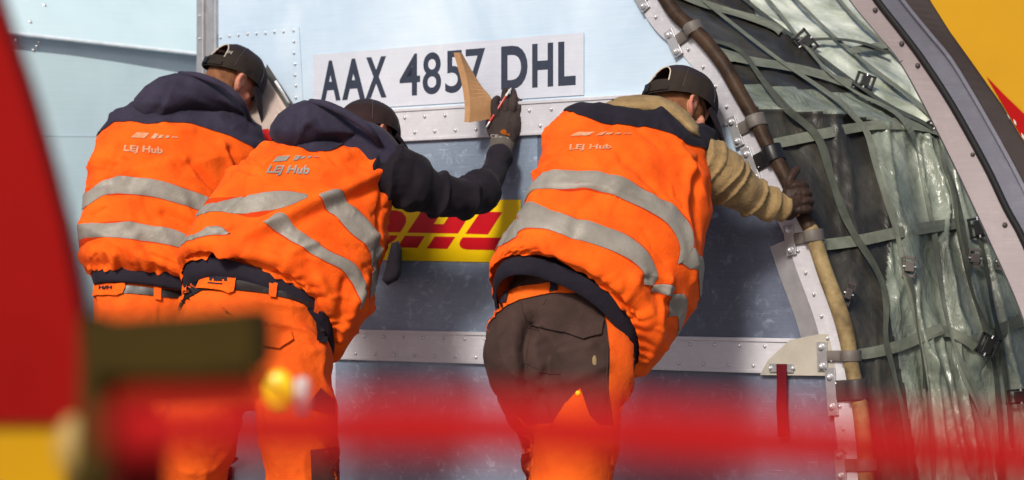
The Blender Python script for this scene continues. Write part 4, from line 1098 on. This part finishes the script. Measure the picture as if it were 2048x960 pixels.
G2 = Garment([
 ((364, 566, 6.98), (668, 668, 6.98), (-.01, -.12, .142), 1.0),
 ((356, 538, 6.97), (704, 660, 6.99), (0, -.16, .148), 1.1),
 ((374, 485, 6.99), (742, 604, 7.03), (0, -.165, .11), 1.2),
 ((404, 432, 7.02), (764, 530, 7.08), (0, -.16, .10), 1.1),
 ((438, 384, 7.06), (776, 460, 7.13), (0, -.155, .085), 1.0),
 ((472, 342, 7.10), (784, 400, 7.18), (0, -.145, .075), 1.0),
 ((502, 310, 7.14), (792, 352, 7.22), (0, -.13, .06), 1.0),
 ((532, 304, 7.19), (788, 330, 7.26), (0, -.10, .05), 1.0),
 ((580, 306, 7.25), (750, 322, 7.29), (0, -.06, .03), 1.0)],
 folds=[([(794, 332), (730, 362), (660, 392), (600, 420), (530, 452), (450, 505)], .022, .026), ([(790, 356), (730, 388), (670, 415), (600, 448)], .020, -.014),
        ([(560, 330), (610, 350), (680, 370)], .03, -.010), ([(700, 420), (745, 470), (765, 520)], .018, .010), ([(600, 460), (690, 500), (760, 530)], .02, -.010),
        ([(772, 350), (760, 430), (750, 500)], .016, -.014), ([(470, 480), (540, 490), (620, 540)], .022, -.010), ([(440, 500), (520, 510), (600, 520)], .02, .008),
        ([(690, 560), (680, 620), (665, 680)], .018, -.014), ([(730, 560), (705, 610), (680, 680)], .018, .016), ([(640, 560), (670, 620), (680, 660)], .018, .012)],
 fine=.006, seed=11, rd=[((.45, .1, .9), 5.5, 2.0, .012, 6), ((.9, .2, -.3), 8, 3, .005, 16)], hema=.010)
V, Fc = G2.build(); J2 = mk('vest', V, Fc, M['orange'], R2)
waistband(R2, G2, np.array([.005, -.010, -.046]), -.006)
stripes(G2, J2, (
 ([(442, 401), (504, 388), (567, 384), (612, 392)], [(428, 422), (478, 427), (557, 418), (612, 402)], (.5, 0)),
 ([(636, 395), (676, 386), (718, 425), (746, 464), (756, 495), (756, 576)], [(634, 401), (664, 430), (700, 466), (735, 500), (745, 540), (740, 597)], (0, 0)),
 ([(534, 446), (557, 430), (598, 461), (656, 503), (700, 526), (722, 556), (722, 596)], [(526, 449), (557, 466), (588, 487), (640, 519), (684, 542), (706, 573), (712, 617)], (0, 0)),
 ([(400, 467), (432, 453), (460, 467)], [(388, 481), (421, 473), (455, 470)], (.3, 0))))
V, Fc = G2.band([(500, 290), (560, 285), (650, 285), (740, 290), (795, 320)], [(510, 302), (560, 306), (640, 303), (700, 296), (792, 330)], off=.0075, m=22, n=170, ext=(1.2, 1.2), topv=.985); mk('yoke', V, Fc, M['navy'], J2)
garment_text(R2, G2, 'LEJ Hub', [(529, 352), (616, 355), (622, 331), (540, 331)], .035, jac=J2, mat='silver')
smudge_logo(J2, G2, [(545, 327), (640, 318), (640, 311), (545, 312)], 'silver')
# hoodie: shoulders, hood, reaching arm
V, Fc, Nn = blob([tube([P(575, 318, 7.16), P(650, 302, 7.20), P(730, 306, 7.18), P(778, 338, 7.17)], [.075, .105, .100, .080], m=6)], .007, 6)
mk('hoodie_shoulders', V+Nn*ridges(V, [.8, 0, .6], 11, 4, .010, 2)[:, None], Fc, M['navy'], R2)
V, Fc = pillow([(537, 268), (541, 250), (556, 228), (580, 210), (608, 200), (640, 203), (680, 218), (720, 240), (748, 262), (764, 288), (766, 300), (735, 296), (690, 296), (640, 302), (600, 309), (572, 308), (552, 295)], lambda x, y: 7.16+(x-640)*.0006, .13, .6, 52, 6,
 folds=[([(620, 205), (612, 235), (600, 270), (588, 300)], 4, .010), ([(612, 235), (640, 262), (700, 268)], 7, .010), ([(600, 215), (592, 250)], 6, -.008), ([(640, 285), (690, 272), (740, 285)], 7, -.012), ([(625, 240), (610, 250)], 5, .012), ([(660, 215), (720, 248), (760, 290)], 5, .014)], rid=lambda V: ridges(V, [.7, 0, .7], 9, 4, .010, 9))
hd = mk('hood', V, Fc, M['navy'], R2)
V, Fc = tube([P(622, 203, 7.11), P(655, 210, 7.06), P(700, 232, 7.03), P(742, 262, 7.03), P(764, 296, 7.10)], [.010, .013, .014, .013, .009], n=14); mk('hood_rim', V, Fc, M['navy'], hd)
V, Fc = tube([P(612, 206, 7.08), P(604, 235, 7.015), P(596, 262, 7.01), P(586, 295, 7.06)], [.003]*4, n=8); mk('seam', V, Fc, M['navy'], hd)
sleeve(R2, [P(765, 345, 7.16), P(800, 352, 7.17), P(860, 384, 7.22), P(920, 396, 7.28), P(958, 384, 7.36), P(985, 350, 7.44), P(999, 316, 7.50)], [.095, .098, .082, .072, .068, .054, .048], 'blackfab', .011, 5, 16)
sleeve(R2, [P(560, 350, 7.2), P(585, 430, 7.45), P(620, 470, 7.7)], [.085, .07, .05], 'blackfab', .010, 7, 16)
V, Fc = glove_mesh([([P(620, 468, 7.68), P(635, 440, 7.82)], [.038, .034])]+[([P(625+i*9, 440, 7.82), P(625+i*9, 412, 7.86), P(626+i*9, 396, 7.86)], [.0125, .012, .010]) for i in range(4)]+[([P(625, 455, 7.8), P(606, 440, 7.85)], [.014, .012])])
mk('glove', V, Fc, M['glove'], R2)
# raised glove on the rail
Yh = FP(1012, 230)[1]-.035
hand = [([q(1003, 300, Yh-.04), q(1007, 275, Yh-.03), q(1011, 250, Yh-.02), q(1014, 232, Yh-.012)], [(.040, .024), (.050, .026), (.056, .026), (.055, .022)], (1, 0, 0)),
 ([q(996, 238, Yh-.015), q(990, 218, Yh-.020), q(991, 203, Yh-.010), q(994, 198, Yh+.012)], [.0185, .0170, .0155, .0135], (1, 0, 0)),
 ([q(1010, 232, Yh-.012), q(1011, 212, Yh-.018), q(1010, 194, Yh-.004), q(1010, 182, Yh+.012)], [.0150, .0150, .0135, .0120], (1, 0, 0)),
 ([q(1024, 232, Yh-.010), q(1026, 210, Yh-.020), q(1027, 194, Yh-.006), q(1028, 184, Yh+.010)], [.0150, .0145, .0135, .0120], (1, 0, 0)),
 ([q(1035, 236, Yh-.004), q(1038, 216, Yh-.012), q(1040, 202, Yh+.0), q(1040, 194, Yh+.012)], [.0140, .0130, .0120, .0105], (1, 0, 0)),
 ([q(988, 268, Yh-.02), q(980, 248, Yh+.004), q(984, 232, Yh+.018)], [.020, .0165, .014], (1, 0, 0))]
V, Fc = glove_mesh(hand, .0028, 2); GL = mk('glove', V, Fc, M['glove'], R2)
gt = bvh(V, Fc)
V, Fc = tube([q(994, 330, Yh-.060), q(1000, 305, Yh-.042), q(1005, 285, Yh-.034)], [(.047, .040), (.043, .032), (.046, .031)], m=8, n=40)
V = V+np.c_[np.zeros(len(V)), np.zeros(len(V)), .0015*np.sin(V[:, 2]*900)]
mk('glove_cuff', V, Fc, M['cuffg'], GL)
for s_, qd, mt in (('CE', [(981, 275), (996, 277), (997, 270), (982, 268)], 'print'), ('EN 388', [(998, 278), (1016, 280), (1017, 274), (999, 272)], 'print')):
    V2, Fc = text2d(s_, .03); mk('lettering', drape(bilin(V2, qd), gt, .002, Yh), Fc, M['clampm' if mt == 'x' else 'silver'], GL)
patch('printed_mark', [(1001+6*math.cos(a*.5)+6, 264+5*math.sin(a*.5)) for a in range(0, 12)], gt, M['ochre'], GL, 4, .002, Yh)
V2, Fc = text2d('flex', .03); mk('lettering', drape(bilin(V2, [(1008, 270), (1020, 272), (1021, 266), (1009, 265)]), gt, .003, Yh), Fc, M['ochre'], GL)
# belt, loops, patch, pockets
tt = np.linspace(0, 2*math.pi, 120, endpoint=False)
tpatch([(352, 600), (366, 570), (400, 556), (470, 552), (540, 560), (600, 575), (640, 600), (662, 640), (650, 655), (625, 620), (590, 602), (530, 588), (470, 582), (405, 582), (372, 600), (358, 625)], 'leather', 'belt', TT2, tr2, .006)
HHp = tpatch([(411, 548), (476, 556), (468, 588), (396, 580)], 'orange', 'badge', TT2, tr2, .014, 9, 6.8)
for s_, qd, bo in (('HH', [(421, 566), (456, 569), (457, 553), (423, 549)], .09),):
    V2, Fc = text2d(s_, bo, .2); mk('lettering', drape(bilin(V2, qd), TT2, .017, 6.8), Fc, M['rib'], HHp)
patch('lettering', [(418, 570), (446, 573), (446, 576), (418, 573)], TT2, M['rib'], HHp, 9, .017, 6.8)
for pts in ([(540, 562), (556, 565), (550, 600), (536, 598)], [(628, 588), (645, 600), (648, 640), (622, 622)], [(374, 566), (384, 562), (372, 600), (360, 606)]):
    tpatch(pts, 'orange2', 'belt_loop', TT2, tr2, .014)
tpatch([(520, 650), (580, 655), (586, 680), (560, 698), (522, 690)], 'orange2', 'pocket_flap', TT2, tr2, .012)
tpatch([(626, 640), (650, 648), (650, 690), (632, 680)], 'rib', 'side_patch', TT2, tr2, .010)
tpatch([(620, 900), (700, 890), (705, 1010), (640, 1010), (622, 960)], 'brown', 'shin_panel', TT2, tr2, .005)
tpatch([(610, 815), (640, 776), (668, 800), (668, 830)], 'brown', 'knee_panel', TT2, tr2, .005)
# dark pouch hanging at the hip
V, Fc = pillow([(783, 486), (797, 482), (804, 500), (803, 545), (796, 560), (775, 571), (764, 560), (772, 530)], lambda x, y: 7.05, .03, 1, 12, 5)
mk('pouch', V, Fc, M['blackfab'], R2)

# ---------------------------------------------------------------- worker at the left (reading the clipboard)
d = dict(label='worker in orange jacket and dark baseball cap looking down at a clipboard',
 foot=P(300, 1150, 7.75), head=P(463, 170, 8.07), face=(.66, .54, -.52), up=(.42, .30, .85), neck=P(415, 222, 7.93),
 pelvis=P(300, 650, 7.72), mid=P(310, 520, 7.75), chest=P(370, 320, 7.85), side=(1, 0, -.2), ear=1.15,
 arms=[(P(245, 280, 7.85), P(230, 400, 8.1), P(330, 420, 8.3)), (P(500, 300, 7.9), P(520, 380, 8.1), P(560, 260, 8.15))],
 legs=[(P(250, 700, 7.72), P(255, 960, 7.7), P(250, 1130, 7.75)), (P(350, 700, 7.72), P(360, 960, 7.75), P(365, 1130, 7.8))])
for l in d['legs']: l[2][2] = .10
R1, A1 = person('p1', d); boots(R1, d)
V, Fc = ell(np.array(d['head'])+np.array([0, -.016, .0])@A1, (.0775, .0965, .095), A1, 36)
L_ = (V-d['head'])@A1.T; keep = [f for f in Fc if all(L_[i, 1] < .004-(.02 if abs(L_[i, 0]) > .06 else 0) or L_[i, 2] > .03 for i in f)]
mk('hair', V+nrm(V-d['head'])*(.0018*vn(V*110))[:, None], keep, M['hair'], R1)
cp = cap_on(R1, np.array(d['head'])+np.array([0, 0, .016])@A1, A1, 'cap', 'cap2', True, -1.35, 1.16)
CB_ = bvh([tuple(Vector(v.co)+R1.location) for v in cp.data.vertices], [list(f.vertices) for f in cp.data.polygons])
sq = [(438+i*1.7, 101+.30*i+3.0*math.sin(i*1.9)) for i in range(17)]
V, Fc = tube(drape(sq, CB_, .001, 8.0), [.0011]*17, n=6, m=3); mk('embroidery', V, Fc, M['whitetxt'], cp)
tr1, TV, TF = trousers(R1, d, 'orange2', .008, 5, [
 ([P(300, 590, 7.74), P(300, 650, 7.72), P(300, 720, 7.72)], [(.205, .14), (.215, .15), (.21, .15)], (1, 0, 0)),
 ([P(248, 700, 7.7), P(252, 850, 7.7), P(255, 960, 7.7), P(250, 1130, 7.75)], [.115, .105, .095, .08], (1, 0, 0)),
 ([P(352, 700, 7.7), P(358, 850, 7.72), P(360, 960, 7.75), P(365, 1130, 7.8)], [.115, .105, .095, .08], (1, 0, 0))])
TT1 = bvh(TV, TF)
G1 = Garment([
 ((184, 548, 7.72), (438, 580, 7.72), (0, -.13, .04), 1.0),
 ((160, 520, 7.70), (462, 570, 7.72), (0, -.17, .05), 1.1),
 ((158, 480, 7.70), (474, 530, 7.74), (0, -.17, .05), 1.1),
 ((166, 425, 7.71), (480, 475, 7.76), (0, -.165, .055), 1.0),
 ((176, 375, 7.72), (488, 430, 7.78), (0, -.16, .06), 1.0),
 ((188, 325, 7.74), (500, 375, 7.81), (0, -.155, .06), 1.0),
 ((204, 275, 7.77), (518, 325, 7.84), (0, -.145, .06), 1.0),
 ((230, 238, 7.81), (526, 290, 7.87), (0, -.12, .055), 1.0),
 ((272, 215, 7.85), (505, 258, 7.90), (0, -.09, .045), 1.0),
 ((330, 208, 7.89), (465, 235, 7.92), (0, -.055, .03), 1.0)],
 folds=[([(380, 330), (410, 360), (440, 392)], .022, -.020), ([(370, 320), (395, 352), (430, 384)], .010, .012), ([(240, 300), (225, 340), (218, 390)], .022, -.012), ([(320, 330), (280, 345), (250, 380)], .03, -.008),
        ([(330, 430), (380, 450), (430, 470)], .022, -.018), ([(290, 400), (310, 440)], .018, -.012), ([(250, 400), (262, 440)], .018, .010), ([(460, 300), (475, 340), (470, 400)], .016, -.016), ([(445, 290), (462, 330)], .012, .012),
        ([(230, 510), (232, 530)], .012, .012), ([(290, 505), (295, 532)], .012, .010)],
 fine=.007, seed=21, rd=[((.3, .1, .95), 5.0, 2.0, .012, 2), ((.9, .2, .4), 8, 3, .006, 12)], hema=.012)
V, Fc = G1.build(); J1 = mk('jacket', V, Fc, M['orange'], R1)
waistband(R1, G1, np.array([.005, -.005, -.052]), -.005)
stripes(G1, J1, (
 ([(180, 378), (218, 354), (270, 354), (322, 362), (374, 378), (437, 401), (478, 418)], [(172, 412), (213, 386), (265, 388), (312, 394), (359, 407), (421, 427), (468, 448)], (.5, .5)),
 ([(163, 461), (202, 446), (255, 443), (301, 451), (348, 459), (400, 480), (460, 500)], [(158, 489), (197, 475), (244, 476), (296, 482), (338, 490), (374, 499), (440, 525)], (.5, .5))))
V, Fc = G1.band([(235, 215), (290, 205), (350, 208), (420, 210), (480, 240), (526, 270)], [(203, 284), (238, 243), (300, 252), (360, 248), (425, 262), (500, 296)], off=.0075, m=22, n=170, ext=(1.2, 1.2), topv=.985); mk('yoke', V, Fc, M['navy'], J1)
garment_text(R1, G1, 'LEJ Hub', [(247, 306), (326, 312), (326, 294), (250, 290)], .035, jac=J1)
smudge_logo(J1, G1, [(262, 278), (355, 282), (355, 270), (265, 264)])
V, Fc = pillow([(266, 212), (268, 197), (290, 172), (318, 154), (350, 146), (385, 147), (425, 158), (462, 180), (488, 205), (500, 238), (480, 234), (445, 228), (400, 226), (360, 236), (330, 252), (312, 258), (298, 245), (280, 238)], lambda x, y: 7.80+(x-380)*.0006, .11, .7, 45, 6,
 folds=[([(362, 148), (345, 175), (328, 215), (316, 250)], 3.5, .008), ([(350, 148), (336, 180), (320, 215)], 5, -.006), ([(385, 160), (440, 190), (485, 225)], 6, .014), ([(370, 175), (420, 205), (470, 222)], 7, -.010), ([(300, 200), (340, 215)], 8, .010)], rid=lambda V: ridges(V, [.4, 0, .9], 8, 3, .010, 7))
hd = mk('hood', V, Fc, M['navy'], R1)
V, Fc = tube([P(360, 147, 7.78), P(400, 152, 7.73), P(450, 174, 7.71), P(484, 206, 7.72), P(499, 240, 7.80)], [.009, .012, .013, .012, .009], n=14); mk('hood_rim', V, Fc, M['navy'], hd)
V, Fc = tube([P(358, 152, 7.74), P(344, 180, 7.695), P(328, 215, 7.69), P(316, 250, 7.76)], [.003]*4, n=8); mk('seam', V, Fc, M['navy'], hd)
sleeve(R1, [P(480, 300, 7.9), P(512, 330, 7.98), P(520, 375, 8.1), P(545, 320, 8.15), P(560, 275, 8.15)], [.085, .075, .065, .055, .045], 'orange', .010, 9, 14)
sleeve(R1, [P(495, 280, 7.92), P(522, 283, 7.96), P(545, 300, 8.02)], [.055, .050, .045], 'red', .008, 3, 20, name='red_cuff')
sleeve(R1, [P(245, 290, 7.85), P(228, 400, 8.1), P(330, 425, 8.3)], [.08, .065, .045], 'navy', .010, 9, 14)
cb = np.array([P(560, 262, 8.15)])[0]
V, Fc = glove_mesh([([P(560, 280, 8.15), P(566, 250, 8.17)], [.036, .034])]+[([P(556+i*8, 250, 8.17), P(556+i*8, 236, 8.20), P(557+i*8, 228, 8.24)], [.0125, .012, .010]) for i in range(4)]+[([P(556, 262, 8.15), P(545, 246, 8.16)], [.014, .012])])
mk('glove', V, Fc, M['glove'], R1)
V, Fc = glove_mesh([([P(330, 425, 8.3), P(350, 400, 8.32)], [.036, .034])]+[([P(346+i*8, 400, 8.32), P(348+i*8, 384, 8.35), P(349+i*8, 372, 8.38)], [.0125, .012, .010]) for i in range(4)]+[([P(338, 410, 8.3), P(328, 396, 8.32)], [.014, .012])])
mk('glove', V, Fc, M['glove'], R1)
HH1 = tpatch([(192, 570), (252, 568), (248, 590), (190, 592)], 'orange', 'badge', TT1, tr1, .012, 9, 7.5)
V2, Fc = text2d('H/H', .05, .2); mk('lettering', drape(bilin(V2, [(202, 582), (228, 581), (229, 574), (203, 575)]), TT1, .015, 7.5), Fc, M['rib'], HH1)
tpatch([(178, 572), (260, 572), (380, 585), (440, 600), (440, 616), (380, 600), (260, 588), (178, 592)], 'leather', 'belt', TT1, tr1, .006, 10, 7.5)
tpatch([(308, 574), (322, 576), (321, 602), (307, 600)], 'orange2', 'belt_loop', TT1, tr1, .013, 10, 7.5)

# clipboard in his hands
def slab(name, pts, th, mat, par, off=0.0):
    p = np.array(pts, float); n = nrm(np.cross(p[1]-p[0], p[3]-p[0])); n = n if n[1] < 0 else -n
    f = p+n*off; b = f-n*th; V = np.vstack([f, b])
    return mk(name, V, [[0, 1, 2, 3], [7, 6, 5, 4], [0, 4, 5, 1], [1, 5, 6, 2], [2, 6, 7, 3], [3, 7, 4, 0]], M[mat], par, smooth=False)
K = [P(534, 128, 8.22), P(596, 222, 8.12), P(535, 330, 8.0), P(486, 262, 8.08)]
CB = root('clipboard', 'dark clipboard with a printed sheet under its clip, held in front of the capped worker', 'clipboard', tuple(np.mean(K, 0)))
slab('board', K, .004, 'board', CB)
K2 = [P(527, 145, 8.205), P(576, 222, 8.12), P(530, 322, 8.01), P(484, 258, 8.08)]
sh = slab('paper', K2, .001, 'paper', CB, .004)
K2 = np.array(K2); n = nrm(np.cross(K2[1]-K2[0], K2[3]-K2[0])); n = n if n[1] < 0 else -n
for i in range(26):
    t = .06+i*.035
    a = K2[0]+(K2[3]-K2[0])*t+(K2[1]-K2[0])*.08; b = K2[0]+(K2[3]-K2[0])*t+(K2[1]-K2[0])*(.9-.2*((i*7) % 3 == 0))
    w_ = (K2[3]-K2[0])*.006
    if i == 0: LV, LF = [], []
    LV += [a+n*.0052, b+n*.0052, b+w_+n*.0052, a+w_+n*.0052]; LF.append([4*i, 4*i+1, 4*i+2, 4*i+3])
mk('printed_rows', np.array(LV), LF, M['clampm'], sh, smooth=False)
V, Fc = merge([bevbox(P(565, 185, 8.145), (.006, .008, .052), [nrm([.85, .1, .5]), (0, 1, 0), nrm([-.5, 0, .85])], .3), tube([P(553, 164, 8.13), P(563, 180, 8.12), P(578, 206, 8.11)], [.003, .004, .003], n=8)])
mk('clip', V, Fc, M['alu'], CB)

# pen and bent board in the raised glove
PN = root('pen', 'red pen with white tip pinched between the raised glove fingers', 'pen', tuple(P(998, 220, Yh-.045)))
a, b = P(1022, 176, Yh-.020), P(973, 254, Yh-.035); dd = b-a
V, Fc = tube([a+dd*.22, a+dd*.85], [.0052, .0052], n=14, m=2); mk('barrel', V, Fc, M['penr'], PN)
V, Fc = tube([a, a+dd*.08, a+dd*.22], [.0012, .003, .0048], n=14, m=2); mk('tip', V, Fc, M['whitetxt'], PN)
V, Fc = tube([a+dd*.85, b], [.0045, .003], n=14, m=2); mk('clip_end', V, Fc, M['alu'], PN)
lf = [(907, 105), (914, 130), (923, 165), (929, 205), (929.5, 225), (928.5, 244)]
md = [(919, 105), (928, 135), (936, 168), (940, 205), (940, 225), (938, 245)]
rt = [(923, 106), (941, 138), (962, 172), (980, 194), (984, 215), (980, 238)]
Yc_ = Yh+.0
rows = [[P(x, y, Yc_-.02) for x, y in lf], [P(x, y, Yc_-.045) for x, y in md], [P(x, y, Yc_-.008) for x, y in rt], [P(x+1, y, Yc_-.003) for x, y in rt], [P(x+1, y, Yc_-.035) for x, y in md], [P(x+1, y, Yc_-.012) for x, y in lf]]
G = np.array([cr(r, 4) for r in rows]).transpose(1, 0, 2); n = len(G)
V = G.reshape(-1, 3); Fc = gridf(n, 6, True)+[list(range(6))[::-1], [len(V)-6+i for i in range(6)]]
fm = [1 if (k % 6) == 0 else 0 for k in range((n-1)*6)]+[1, 1]
mk('bent_board', V, Fc, None, smooth=False, mats=[M['card'], M['cardl']], fm=fm, label='curved tan board wedge held against the plate by the raised glove', cat='board')

# fourth worker, nearly hidden behind the red door
def copy_tree(o, parent=None):
    c = o.copy(); COL.objects.link(c)
    if parent: c.parent = parent
    for ch in list(o.children): copy_tree(ch, c)
    return c
R4 = copy_tree(R1); R4['label'] = 'worker almost hidden behind the red door, one orange and navy shoulder showing'
R4.scale = (-.95, .95, .95); R4.rotation_euler = (-.22, 0, 0)
R4.location = P(-130, 1150, 8.0); R4.location.z = R1.location.z
# ================================================================= light, camera
w = bpy.data.worlds.new('World'); SC.world = w; w.use_nodes = True
nt = w.node_tree; sky = nt.nodes.new('ShaderNodeTexSky'); sky.sky_type = 'NISHITA'; sky.sun_disc = False
sd = nrm(SUN); sky.dust_density = 3.0; sky.air_density = .8
sky.sun_elevation = math.asin(sd[2]); sky.sun_rotation = math.atan2(sd[0], sd[1]) % (2*math.pi)
nt.links.new(sky.outputs[0], nt.nodes['Background'].inputs[0]); nt.nodes['Background'].inputs[1].default_value = SKYS
l = bpy.data.lights.new('sun', 'SUN'); l.energy = SUNE; l.angle = math.radians(SUNA); l.color = (1, .93, .84)
lo = bpy.data.objects.new('sun', l); COL.objects.link(lo); lo.location = (-4, -4, 8)
lo.rotation_euler = Vector(sd).to_track_quat('Z', 'Y').to_euler()
cam = bpy.data.cameras.new('camera'); co = bpy.data.objects.new('camera', cam); COL.objects.link(co)
co.location = (0, 0, CZ); co.rotation_euler = (math.pi/2, 0, 0)
cam.lens = 74; cam.sensor_width = 36; cam.shift_y = (HY-480)/2048; cam.clip_end = 1500; cam.clip_start = .05
cam.dof.use_dof = True; cam.dof.focus_distance = 6.85; cam.dof.aperture_fstop = 2.8
SC.camera = co
SC.view_settings.view_transform = 'Standard'; SC.view_settings.look = 'None'; SC.view_settings.exposure = 0
SC.cycles.use_denoising = True; SC.cycles.max_bounces = 6
